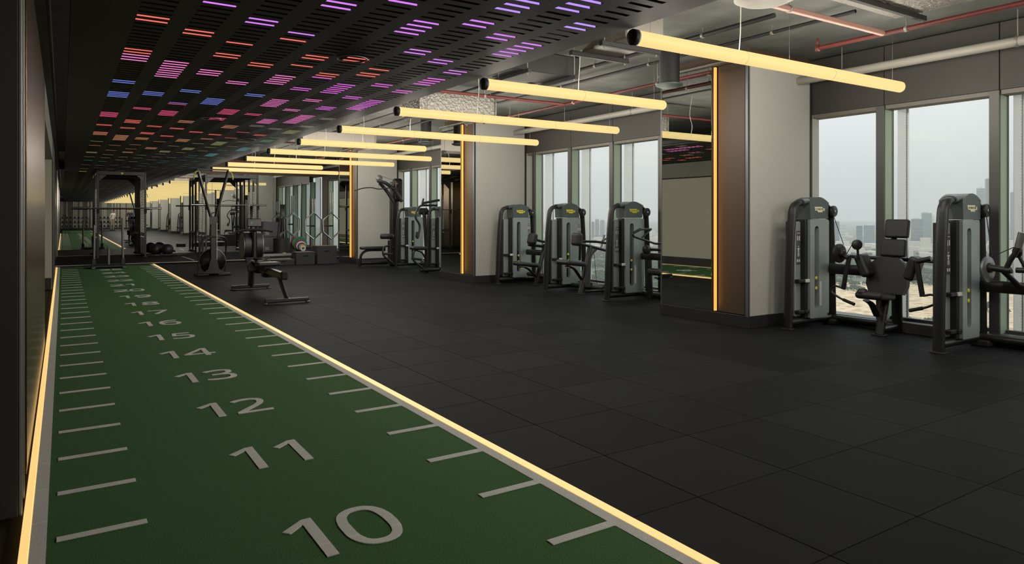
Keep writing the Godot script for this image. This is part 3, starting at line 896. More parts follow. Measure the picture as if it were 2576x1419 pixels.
	d = part("cam_disc", MB.new().disc(P.call(6.83, 0.73, -2.86), Vector3(-0.05, 0, 1), 0.115, 0.012).done(), M.steel_grey, t)
	part("hub", MB.new().disc(P.call(6.835, 0.745, -2.845), Vector3(-0.05, 0, 1), 0.045, 0.018).done(), M.frame_black, d)
	part("lever_arm", oval([P.call(6.82, 0.75, -2.86), P.call(6.84, 0.73, -2.70), P.call(6.84, 0.735, -2.68)], 0.028), M.frame_black, t)
	part("lever_arm", oval([P.call(6.84, 0.74, -2.72), P.call(6.84, 0.82, -2.69), P.call(6.84, 0.90, -2.64), P.call(6.84, 0.99, -2.61)], 0.022, -1, Vector3.ZERO, 0.05), M.frame_black, t)
	part("grip", oval([P.call(6.84, 0.93, -2.63), P.call(6.84, 1.06, -2.60)], 0.03), M.steel_grey, t)
	part("small_pulley", MB.new().disc(P.call(6.90, 0.89, -2.66), Vector3(1, 0, 0.6), 0.05, 0.012).done(), M.frame_black, t)
	part("pulley_stem", oval([P.call(6.90, 0.88, -2.66), P.call(6.92, 0.74, -2.6)], 0.014), M.frame_black, t)
	part("strut", oval([P.call(6.93, 0.72, -2.78), P.call(7.05, 0.58, -2.7)], 0.024), M.frame_black, t)
	part("cable", oval([P.call(7.08, 1.25, -2.98), P.call(6.87, 0.84, -2.84)], 0.004, -1, Vector3.ZERO, 0, 6), M.black_rubber, t)
	part("cable", oval([P.call(6.83, 0.84, -2.83), P.call(6.88, 0.93, -2.68)], 0.004, -1, Vector3.ZERO, 0, 6), M.black_rubber, t)
	part("seat_post", oval([P.call(6.9, 0.0, -2.0), P.call(7.0, 0.5, -2.0)], 0.03, 0.05, Vector3.BACK), M.frame_black, t)
	part("seat", MB.new().pad(P.call(6.82, 0.47, -2.0), Vector3(0.34, 0.08, 0.32), 0.036).done(), M.upholstery, t)
	part("back_pad", MB.new().pad(P.call(7.05, 0.85, -2.0), Vector3(0.07, 0.5, 0.34), 0.03, tilt).done(), M.upholstery, t)
	# -- row machine half hidden by the near column
	t = thing("press_machine", "black press machine with bent handle bar, half hidden by the near column", "gym machine", Vector3(X, 0, -7.47), 0.0, grp)
	tower(t, false, true, true, [0.56, 0.43])
	P = func(x: float, y: float, z: float) -> Vector3: return Vector3(x - 6.82, y, z + 7.47)
	part("handle_bar", MB.new().tube(bend([P.call(6.91, 1.011, -7.1), P.call(6.703, 1.013, -7.1), P.call(6.51, 0.955, -7.05), P.call(6.536, 0.915, -7.05), P.call(7.016, 0.80, -7.1), P.call(7.13, 0.86, -6.9)], 0.05), 0.015, 10).tube([P.call(6.688, 0.885, -7.07), P.call(6.91, 1.011, -7.1)], 0.012, 8).done(), M.frame_black, t)
	part("grip", oval([P.call(6.703, 1.013, -7.1), P.call(6.53, 0.965, -7.055)], 0.02), M.black_rubber, t)
	part("pulley_drum", MB.new().disc(P.call(6.92, 0.72, -7.2), Vector3.BACK, 0.06, 0.03).done(), M.frame_black, t)
	part("beam", oval([P.call(7.02, 0.62, -7.4), P.call(7.08, 0.62, -6.4)], 0.03, 0.05, Vector3.UP), M.frame_black, t)
	part("cross_bar", oval([P.call(7.0, 0.72, -7.25), P.call(7.05, 0.72, -6.4)], 0.02), M.frame_black, t)
	part("rear_column", oval([P.call(7.08, 0.0, -7.3), P.call(7.05, 0.62, -7.3)], 0.04, 0.05, Vector3.BACK), M.frame_black, t)
	part("rear_base_bar", oval([P.call(7.1, 0.07, -7.45), P.call(7.12, 0.07, -6.5)], 0.036), M.frame_black, t)
	part("seat", MB.new().pad(P.call(7.0, 0.41, -7.0), Vector3(0.3, 0.10, 0.3), 0.045, Basis(Vector3.BACK, -0.1)).done(), M.upholstery, t)
	part("seat_bracket", oval([P.call(6.9, 0.34, -7.0), P.call(7.02, 0.3, -7.0), P.call(7.1, 0.1, -6.98)], 0.014, 0.04, Vector3.BACK, 0.08), M.frame_black, t)
	part("seat_post", oval([P.call(7.0, 0.0, -6.92), P.call(7.1, 0.4, -6.96)], 0.03, 0.045, Vector3.BACK), M.frame_black, t)
	# -- the two seated machines in the middle of the row
	t = thing("row_machine", "black seated row machine, middle one of the three towers between the columns", "gym machine", Vector3(X, 0, -8.95), 0.0, grp)
	tower(t, false, false, false, [0.58, 0.48])
	P = func(x: float, y: float, z: float) -> Vector3: return Vector3(x - 6.82, y, z + 8.95)
	part("chest_pad", MB.new().pad(P.call(6.585, 0.84, -8.36), Vector3(0.11, 0.20, 0.20), 0.045, Basis(Vector3.BACK, -0.08)).done(), M.upholstery, t)
	part("chest_bar", oval([P.call(6.62, 0.775, -8.36), P.call(6.87, 0.72, -8.34), P.call(7.27, 0.62, -8.3)], 0.022), M.frame_black, t)
	var pp := part("seat_post", oval([P.call(6.61, 0.012, -8.31), P.call(6.83, 0.73, -8.34)], 0.03, 0.05, Vector3.BACK), M.frame_black, t)
	part("foot_plate", MB.new().box(P.call(6.612, 0.008, -8.31), Vector3(0.10, 0.016, 0.13), 0.004).done(), M.black_rubber, t)
	text("5", 0.03, M.orange_print, pp, P.call(6.665, 0.19, -8.262), Basis.IDENTITY, "setting_number", 0.001)
	var sd := part("seat", MB.new().pad(P.call(6.45, 0.485, -8.33), Vector3(0.38, 0.075, 0.30), 0.037, Basis(Vector3.BACK, -0.12)).done(), M.upholstery, t)
	part("seat_bracket", oval([P.call(6.36, 0.44, -8.33), P.call(6.5, 0.41, -8.33), P.call(6.67, 0.2, -8.33)], 0.013, 0.04, Vector3.BACK, 0.1), M.frame_black, sd)
	part("seat_lever", MB.new().box(P.call(6.32, 0.43, -8.24), Vector3(0.06, 0.012, 0.03), 0.004).done(), M.orange_print, sd)
	part("pull_arm", oval([P.call(6.83, 0.5, -8.6), P.call(6.80, 0.80, -8.55), P.call(7.07, 0.79, -8.45), P.call(7.13, 0.77, -8.3)], 0.02, -1, Vector3.ZERO, 0.08), M.frame_black, t)
	part("pull_handle", oval([P.call(7.07, 0.67, -8.38), P.call(7.147, 0.90, -8.38)], 0.016), M.steel_grey, t)
	part("pull_handle", oval([P.call(7.10, 0.80, -8.38), P.call(7.34, 0.94, -8.30)], 0.016), M.steel_grey, t)
	part("swing_column", oval([P.call(7.07, 0.69, -8.5), P.call(6.93, 0.58, -8.5), P.call(6.91, 0.08, -8.5)], 0.04, 0.05, Vector3.BACK, 0.1), M.shroud_dark, t)
	part("foot_bar", oval([P.call(6.70, 0.04, -8.3), P.call(6.98, 0.05, -8.2), P.call(7.18, 0.035, -8.1)], 0.02), M.frame_black, t)
	part("base_bar", oval([P.call(6.9, 0.08, -8.9), P.call(6.98, 0.08, -8.2)], 0.036), M.frame_black, t)
	part("base_bar", oval([P.call(6.95, 0.10, -8.45), P.call(7.2, 0.09, -8.4)], 0.034), M.frame_black, t)
	part("cable", oval([P.call(7.02, 0.62, -8.48), P.call(7.06, 0.12, -8.46)], 0.004, -1, Vector3.ZERO, 0, 6), M.black_rubber, t)
	t = thing("chest_machine", "black seated machine beside the middle column, farthest of the three towers", "gym machine", Vector3(X, 0, -10.40), 0.0, grp)
	tower(t, false, false, false, [0.49, 0.38])
	P = func(x: float, y: float, z: float) -> Vector3: return Vector3(x - 6.82, y, z + 10.40)
	part("chest_pad", MB.new().pad(P.call(6.78, 0.80, -9.84), Vector3(0.11, 0.20, 0.20), 0.045, Basis(Vector3.BACK, -0.25)).done(), M.upholstery, t)
	part("chest_bar", oval([P.call(6.71, 0.70, -9.86), P.call(7.04, 0.66, -9.82), P.call(7.16, 0.7, -9.6)], 0.024), M.frame_black, t)
	part("chest_bar", oval([P.call(6.85, 0.78, -9.8), P.call(7.12, 0.72, -9.78)], 0.024), M.frame_black, t)
	pp = part("seat_post", oval([P.call(6.82, 0.012, -9.80), P.call(7.03, 0.70, -9.82)], 0.03, 0.05, Vector3.BACK), M.frame_black, t)
	part("foot_plate", MB.new().box(P.call(6.822, 0.008, -9.80), Vector3(0.10, 0.016, 0.13), 0.004).done(), M.black_rubber, t)
	sd = part("seat", MB.new().pad(P.call(6.63, 0.37, -9.82), Vector3(0.38, 0.075, 0.30), 0.037, Basis(Vector3.BACK, -0.12)).done(), M.upholstery, t)
	part("seat_bracket", oval([P.call(6.52, 0.325, -9.82), P.call(6.66, 0.31, -9.82), P.call(6.86, 0.13, -9.82)], 0.013, 0.04, Vector3.BACK, 0.1), M.frame_black, sd)
	part("seat_lever", MB.new().box(P.call(6.5, 0.318, -9.73), Vector3(0.06, 0.012, 0.03), 0.004).done(), M.yellow, sd)
	part("beam", oval([P.call(6.98, 0.55, -10.3), P.call(7.06, 0.55, -9.6)], 0.03, 0.05, Vector3.UP), M.frame_black, t)
	part("base_bar", oval([P.call(7.0, 0.16, -10.3), P.call(7.06, 0.12, -9.6)], 0.034), M.frame_black, t)
	lat_machine()
	rower()
	ski()

func lat_machine() -> void:
	# pulldown with a tall mast and a curved bar, then a low row machine in front of it
	var t := thing("lat_pulldown", "tall black lat pulldown with long curved bar beside the far column", "gym machine", Vector3(6.82, 0, -14.85), 0.0, "weight machines along the windows")
	tower(t, false, true, false, [0.60, 0.47])
	var P := func(x: float, y: float, z: float) -> Vector3: return Vector3(x - 6.82, y, z + 14.85)
	part("mast", MB.new().pad(P.call(6.58, 1.0, -15.35), Vector3(0.16, 2.0, 0.16), 0.04).done(), M.frame_black, t)
	part("mast_cover", MB.new().pad(P.call(6.64, 1.80, -15.25), Vector3(0.24, 0.55, 0.16), 0.07).done(), M.black_gloss, t)
	part("badge", MB.new().ext(badge_poly(0.07, 0.03), [], 0.0, 0.003, Transform3D(Basis.IDENTITY, P.call(6.58, 1.95, -15.166))).done(), M.orange_print, t)
	for s in [[-15.2, 0.0], [-14.98, 0.12]]:
		part("boom", oval([P.call(6.50 + s[1], 1.52, s[0] + 0.05), P.call(6.33 + s[1], 1.80, s[0]), P.call(6.16 + s[1] * 0.3, 1.97, s[0]), P.call(6.10, 2.0, -15.1)], 0.04, -1, Vector3.ZERO, 0.14), M.frame_black, t)
	part("boom_pulley", MB.new().disc(P.call(6.12, 2.06, -15.1), Vector3.BACK, 0.075, 0.03).done(), M.steel_grey, t)
	part("cable", oval([P.call(6.16, 2.11, -15.1), P.call(6.56, 2.02, -15.2)], 0.004, -1, Vector3.ZERO, 0, 6), M.black_rubber, t)
	part("hanger", oval([P.call(6.10, 2.0, -15.1), P.call(6.10, 1.83, -15.08)], 0.008), M.chrome, t)
	part("pull_bar", oval([P.call(5.62, 1.77, -15.35), P.call(5.80, 1.835, -15.25), P.call(5.98, 1.845, -15.15), P.call(6.10, 1.80, -15.08), P.call(6.22, 1.83, -15.0), P.call(6.38, 1.835, -14.92), P.call(6.48, 1.79, -14.86)], 0.013, -1, Vector3.ZERO, 0.08, 8), M.frame_black, t)
	part("bench", MB.new().pad(P.call(6.10, 0.44, -15.45), Vector3(0.55, 0.07, 0.28), 0.03).done(), M.upholstery, t)
	part("bench_leg", oval([P.call(5.82, 0.0, -15.55), P.call(5.84, 0.30, -15.52), P.call(5.96, 0.39, -15.48), P.call(6.4, 0.39, -15.42)], 0.03, -1, Vector3.ZERO, 0.12), M.frame_black, t)
	part("floor_rail", oval([P.call(5.84, 0.10, -15.5), P.call(6.6, 0.10, -15.4)], 0.05), M.frame_black, t)
	part("thigh_post", oval([P.call(6.32, 0.08, -15.0), P.call(6.32, 0.62, -15.0)], 0.03), M.frame_black, t)
	part("thigh_stem", oval([P.call(6.31, 0.55, -15.0), P.call(6.30, 0.70, -15.0)], 0.011), M.chrome, t)
	part("thigh_roll", MB.new().disc(P.call(6.26, 0.72, -15.0), Vector3(1, 0, 0.25), 0.062, 0.145, 0.02).done(), M.upholstery, t)
	part("roll_cap", MB.new().disc(P.call(6.41, 0.72, -14.962), Vector3(1, 0, 0.25), 0.042, 0.008).done(), M.steel_grey, t)
	part("foot_frame", oval([P.call(6.30, 0.50, -14.95), P.call(6.14, 0.49, -14.9), P.call(6.11, 0.30, -14.88), P.call(6.40, 0.07, -14.85)], 0.022, -1, Vector3.ZERO, 0.09), M.frame_black, t)
	part("foot_peg", oval([P.call(6.12, 0.33, -14.88), P.call(6.34, 0.31, -14.85)], 0.026), M.black_rubber, t)
	part("adjuster_knob", MB.new().disc(P.call(6.40, 0.46, -14.95), Vector3.RIGHT, 0.018, 0.03).done(), M.black_rubber, t)
	t = thing("curl_machine", "black seated machine between the lat pulldown and the middle column", "gym machine", Vector3(6.82, 0, -13.28), 0.0, "weight machines along the windows")
	tower(t, false, true, false, [0.55, 0.44])
	P = func(x: float, y: float, z: float) -> Vector3: return Vector3(x - 6.82, y, z + 13.28)
	part("swing_bar", oval([P.call(6.70, 1.415, -13.3), P.call(6.28, 1.415, -13.3), P.call(6.17, 1.17, -13.3), P.call(6.31, 1.0, -13.3), P.call(6.24, 0.72, -13.28), P.call(6.20, 0.76, -13.28), P.call(6.22, 0.86, -13.28)], 0.022, -1, Vector3.ZERO, 0.10), M.frame_black, t)
	part("top_arm", oval([P.call(6.36, 1.46, -13.3), P.call(6.75, 1.53, -13.3)], 0.026), M.frame_black, t)
	part("top_arm", oval([P.call(6.345, 1.43, -13.3), P.call(6.38, 1.56, -13.3)], 0.02), M.frame_black, t)
	part("counterweight", MB.new().disc(P.call(6.40, 1.29, -13.35), Vector3.RIGHT, 0.07, 0.10, 0.02).done(), M.black_rubber, t)
	part("strut", oval([P.call(6.38, 1.28, -13.3), P.call(6.42, 0.5, -13.28)], 0.024), M.frame_black, t)
	part("seat", MB.new().pad(P.call(6.24, 0.52, -13.25), Vector3(0.32, 0.075, 0.26), 0.036, Basis(Vector3.BACK, -0.06)).done(), M.upholstery, t)
	part("seat_bracket", oval([P.call(6.2, 0.47, -13.25), P.call(6.33, 0.43, -13.25), P.call(6.42, 0.25, -13.25)], 0.013, 0.035, Vector3.BACK, 0.1), M.frame_black, t)
	part("foot_frame", oval([P.call(6.20, 0.50, -13.2), P.call(6.10, 0.46, -13.2), P.call(6.08, 0.28, -13.2), P.call(6.36, 0.06, -13.18)], 0.022, -1, Vector3.ZERO, 0.08), M.frame_black, t)
	part("foot_peg", oval([P.call(6.06, 0.31, -13.2), P.call(6.28, 0.28, -13.18)], 0.024), M.black_rubber, t)
	part("floor_rail", oval([P.call(6.25, 0.06, -13.2), P.call(6.7, 0.06, -13.2)], 0.04), M.frame_black, t)

func rower() -> void:
	var t := thing("rowing_machine", "black rowing machine on the floor beside the turf lane", "rowing machine", Vector3(2.58, 0, -10.7))
	var P := func(x: float, y: float, z: float) -> Vector3: return Vector3(x, y, z + 10.7)
	for z in [-9.66, -11.85]:
		var f := part("foot_bar", MB.new().box(P.call(0, 0.045, z), Vector3(0.60, 0.05, 0.07), 0.012).done(), M.frame_black, t)
		for s in [-0.28, 0.28]:
			part("rubber_foot", MB.new().disc(P.call(s, 0.012, z), Vector3.UP, 0.03, 0.012).done(), M.steel_grey, f)
	part("rail_leg", MB.new().tube([P.call(0, 0.06, -9.68), P.call(-0.03, 0.33, -9.95)], 0.05, 4, 0.03, Vector3.RIGHT).done(), M.frame_black, t)
	part("flywheel_leg", MB.new().tube([P.call(0, 0.05, -11.85), P.call(-0.01, 0.50, -11.72)], 0.07, 4, 0.05, Vector3.RIGHT).done(), M.frame_black, t)
	part("seat_rail", MB.new().box(P.call(0, 0.375, -10.70), Vector3(0.085, 0.10, 1.75), 0.012, Basis(Vector3.RIGHT, 0.02)).done(), M.frame_black, t)
	part("rail_cap", MB.new().box(P.call(0, 0.372, -9.80), Vector3(0.095, 0.12, 0.06), 0.016).done(), M.black_rubber, t)
	var s_ := part("seat", MB.new().pad(P.call(0, 0.475, -10.75), Vector3(0.33, 0.06, 0.26), 0.028).done(), M.upholstery, t)
	part("seat_carriage", MB.new().box(P.call(0, 0.41, -10.75), Vector3(0.16, 0.10, 0.22), 0.02).box(P.call(0, 0.31, -10.75), Vector3(0.15, 0.06, 0.16), 0.015).done(), M.black_rubber, s_)
	for s in [-1.0, 1.0]:
		var fp := part("foot_plate", MB.new().box(P.call(0.12 * s, 0.44, -11.30), Vector3(0.13, 0.03, 0.30), 0.01, Basis(Vector3.RIGHT, 0.75)).done(), M.black_rubber, t)
		part("foot_strap", oval([P.call(0.12 * s - 0.07, 0.44, -11.25), P.call(0.12 * s, 0.52, -11.20), P.call(0.12 * s + 0.07, 0.44, -11.25)], 0.015, 0.004, Vector3.BACK, 0.05), M.steel_grey, fp)
	part("body", MB.new().pad(P.call(0, 0.42, -11.45), Vector3(0.17, 0.24, 0.50), 0.05).done(), M.black_gloss, t)
	# two shells either side of the flywheel and the dark spine between
	var shell := PackedVector2Array()
	for k in 28:
		var a := TAU * k / 28
		var e := Vector2(cos(a), sin(a))
		shell.append(Vector2(signf(e.x) * pow(absf(e.x), 0.8) * 0.21, signf(e.y) * pow(absf(e.y), 0.72) * 0.225))
	for s in [-1.0, 1.0]:
		var sh := part("flywheel_shell", MB.new().ext(shell, [], 0.03 * s, 0.135 * s, Transform3D(Basis(Vector3.UP, PI / 2) , P.call(0, 0.715, -11.80)), true).done(), M.frame_black, t, Vector3.ZERO, "dark rounded flywheel cover")
		part("cover_rim", MB.new().ext(shell, [], 0.135 * s, 0.15 * s, Transform3D(Basis(Vector3.UP, PI / 2).scaled(Vector3(1, 0.9, 0.9)), P.call(0, 0.715, -11.80)), true).done(), M.steel_grey, sh)
	part("spine", MB.new().pad(P.call(0, 0.70, -11.70), Vector3(0.075, 0.52, 0.30), 0.03).done(), M.black_gloss, t)
	part("logo_dot", MB.new().disc(P.call(0.02, 0.50, -11.505), Vector3(0, 0.4, 1), 0.026, 0.004).done(), M.yellow, t)
	part("handle", oval([P.call(-0.27, 0.955, -11.55), P.call(-0.08, 0.975, -11.55), P.call(0.08, 0.975, -11.55), P.call(0.27, 0.945, -11.55)], 0.02, -1, Vector3.ZERO, 0.08), M.black_rubber, t)
	part("monitor_arm", oval([P.call(0, 0.86, -11.78), P.call(0.0, 1.10, -11.80), P.call(0, 1.16, -11.82)], 0.035, 0.025, Vector3.RIGHT), M.frame_black, t)
	var mo := part("monitor", MB.new().box(P.call(0.03, 1.085, -11.74), Vector3(0.22, 0.13, 0.03), 0.01, Basis(Vector3.RIGHT, -0.15)).done(), M.black_gloss, t)
	part("screen_figure", MB.new().pad(P.call(-0.015, 1.085, -11.722), Vector3(0.03, 0.045, 0.003), 0.001, Basis(Vector3.RIGHT, -0.15), 3).done(), M.screen_teal, mo)

func ski() -> void:
	var t := thing("ski_machine", "black ski training machine with V shaped upright and round flywheel", "ski machine", Vector3(2.52, 0, -14.9))
	part("base_plate", MB.new().box(Vector3(0, 0.03, 0.05), Vector3(0.64, 0.05, 0.10), 0.012).box(Vector3(-0.02, 0.03, -0.25), Vector3(0.60, 0.05, 0.08), 0.012).box(Vector3(0, 0.03, -0.1), Vector3(0.2, 0.04, 0.4), 0.008).done(), M.frame_black, t)
	part("gusset", MB.new().ext(PackedVector2Array([Vector2(-0.24, 0.03), Vector2(0.24, 0.03), Vector2(0.10, 0.14), Vector2(0.06, 0.32), Vector2(-0.06, 0.32), Vector2(-0.10, 0.14)]), [], 0.06, 0.085).done(), M.frame_black, t)
	part("upright", MB.new().box(Vector3(0.0, 0.60, 0.02), Vector3(0.105, 1.08, 0.075), 0.01).done(), M.frame_black, t)
	part("flywheel", MB.new().disc(Vector3(0, 0.285, -0.06), Vector3.BACK, 0.245, 0.045, 0.015, 36).done(), M.black_gloss, t)
	part("flywheel_rim", MB.new().lathe([Vector2(0.246, -0.02), Vector2(0.256, -0.015), Vector2(0.256, 0.015), Vector2(0.246, 0.02)], Vector3(0, 0.285, -0.06), MB.along(Vector3.BACK), 36).done(), M.steel_grey, t)
	for s in [-1.0, 1.0]:
		var a := part("v_arm", MB.new().tube([Vector3(0.02 * s, 1.08, 0.02), Vector3(0.285 * s, 2.10, 0.02)], 0.028, 4, 0.04, Vector3.BACK).done(), M.frame_black, t)
		part("pull_handle", oval([Vector3(0.285 * s, 2.08, 0.06), Vector3(0.34 * s, 2.06, 0.07), Vector3(0.365 * s, 1.92, 0.07)], 0.013, -1, Vector3.ZERO, 0.05, 8), M.yellow_green, a)
	part("top_bar", MB.new().box(Vector3(0, 2.12, -0.02), Vector3(0.60, 0.03, 0.05), 0.006).done(), M.frame_black, t)
	part("joint_plate", MB.new().box(Vector3(0, 1.10, 0.062), Vector3(0.15, 0.16, 0.012), 0.004).done(), M.frame_black, t)
	for k in 8:
		part("bolt", MB.new().disc(Vector3((-0.03 if k % 2 == 0 else 0.03), [1.07, 1.13, 0.72, 0.76][k / 2], 0.071), Vector3.BACK, 0.006, 0.003, 0.001, 8).done(), M.chrome, t)
	part("hoop_guard", oval([Vector3(-0.30, 0.05, 0.10), Vector3(-0.26, 0.5, 0.10), Vector3(-0.22, 0.76, 0.1), Vector3(0.0, 0.79, 0.09), Vector3(0.26, 0.76, -0.04), Vector3(0.28, 0.5, -0.2), Vector3(0.27, 0.05, -0.25)], 0.017, -1, Vector3.ZERO, 0.12), M.frame_black, t)
	part("pull_cord", oval([Vector3(0.06, 0.30, 0.07), Vector3(0.062, 1.05, 0.07)], 0.006, -1, Vector3.ZERO, 0, 6), M.white_cable, t)

func rack(label: String, at: Vector3, w: float, bar_y: float) -> void:
	var t := thing("squat_rack", label, "squat rack", at, 0.0, "squat racks before the end mirror")
	var z1 := -1.15
	for z in [0.0, z1]:
		for s in [-1.0, 1.0]:
			var p := part("upright", MB.new().box(Vector3(s * w, 1.17, z), Vector3(0.052, 2.34, 0.06), 0.006).done(), M.frame_black, t)
			part("foot", MB.new().box(Vector3(s * w, 0.01, z), Vector3(0.13, 0.02, 0.15), 0.004).done(), M.frame_black, p)
			if z < -0.1:
				var st := MB.new()
				for k in 30: st.box(Vector3(s * (w - 0.0), 0.55 + 0.045 * k, z + 0.031), Vector3(0.05, 0.026, 0.002))
				part("height_marks", st.done(), M.white_plastic, p).set_meta("kind", "stuff")
	for s in [-1.0, 1.0]:
		var iu := part("inner_upright", MB.new().box(Vector3(s * w, 1.17, -0.55), Vector3(0.052, 2.34, 0.06), 0.006).done(), M.frame_black, t)
		var im := MB.new()
		for k in 30: im.box(Vector3(s * w, 0.55 + 0.045 * k, -0.519), Vector3(0.05, 0.026, 0.002))
		part("height_marks", im.done(), M.white_plastic, iu).set_meta("kind", "stuff")
		part("side_rail", MB.new().box(Vector3(s * w, 2.30, z1 * 0.5), Vector3(0.06, 0.07, -z1), 0.008).done(), M.frame_black, t)
		part("floor_rail", MB.new().box(Vector3(s * w, 0.05, z1 * 0.5), Vector3(0.06, 0.06, -z1), 0.008).done(), M.frame_black, t)
		part("gusset", MB.new().ext(PackedVector2Array([Vector2(0, 0), Vector2(-s * 0.2, 0), Vector2(0, -0.2)]), [], -0.01, 0.01, Transform3D(Basis.IDENTITY, Vector3(s * (w - 0.03), 2.27, 0.0))).done(), M.frame_black, t)
		part("bar_hook", MB.new().box(Vector3(s * w, bar_y - 0.04, 0.06), Vector3(0.07, 0.12, 0.06), 0.01).done(), M.black_rubber, t)
		part("safety_arm", MB.new().box(Vector3(s * w, 0.62, z1 * 0.5), Vector3(0.05, 0.07, -z1 - 0.1), 0.008).done(), M.frame_black, t)
	var tb := part("top_beam", MB.new().box(Vector3(0, 2.30, 0.0), Vector3(w * 2, 0.10, 0.06), 0.008).done(), M.frame_black, t)
	part("badge", MB.new().disc(Vector3(0, 2.30, 0.033), Vector3.BACK, 0.03, 0.003).done(), M.yellow, tb)
	part("top_beam", MB.new().box(Vector3(0, 2.30, z1), Vector3(w * 2, 0.08, 0.06), 0.008).done(), M.frame_black, t)
	for k in 6:
		part("bolt", MB.new().disc(Vector3(lerpf(-w, w, k / 5.0), 2.36, 0.0), Vector3.UP, 0.012, 0.012, 0.003, 8).done(), M.chrome, tb)
	var b := thing("barbell", "steel barbell resting in " + ("the rack behind the sled" if at.x < 2.5 else "the rack behind the ski machine"), "barbell", at + Vector3(-0.08, bar_y + 0.04, 0.075), 0.0, "barbells in the racks")
	part("shaft", MB.new().cyl(Vector3(-0.66, 0, 0), Vector3(0.66, 0, 0), 0.014, 10).done(), M.steel_grey, b)
	for s in [-1.0, 1.0]:
		part("sleeve", MB.new().cyl(Vector3(0.66 * s, 0, 0), Vector3(1.05 * s, 0, 0), 0.025, 12).done(), M.chrome, b)
		part("collar", MB.new().disc(Vector3(0.66 * s, 0, 0), Vector3.RIGHT, 0.034, 0.014).done(), M.steel_grey, b)

func plyo(called_label: String, at: Vector3, s: Vector3, turn := 0.0) -> Node3D:
	var t := thing("plyo_box", called_label, "plyo box", at, turn, "black boxes near the far column")
	part("body", MB.new().box(Vector3(0, s.y * 0.5, 0), s, 0.008).done(), M.plyo_black, t)
	part("lid", MB.new().box(Vector3(0, s.y + 0.004, 0), Vector3(s.x, 0.01, s.z), 0.003).done(), M.plyo_top, t)
	part("hand_hole", MB.new().ext(rrect(-0.07, -0.018, 0.07, 0.018, 0.017), [], 0.0, 0.003, Transform3D(Basis.IDENTITY, Vector3(0, s.y * 0.72, s.z * 0.5))).done(), M.joint, t)
	return t

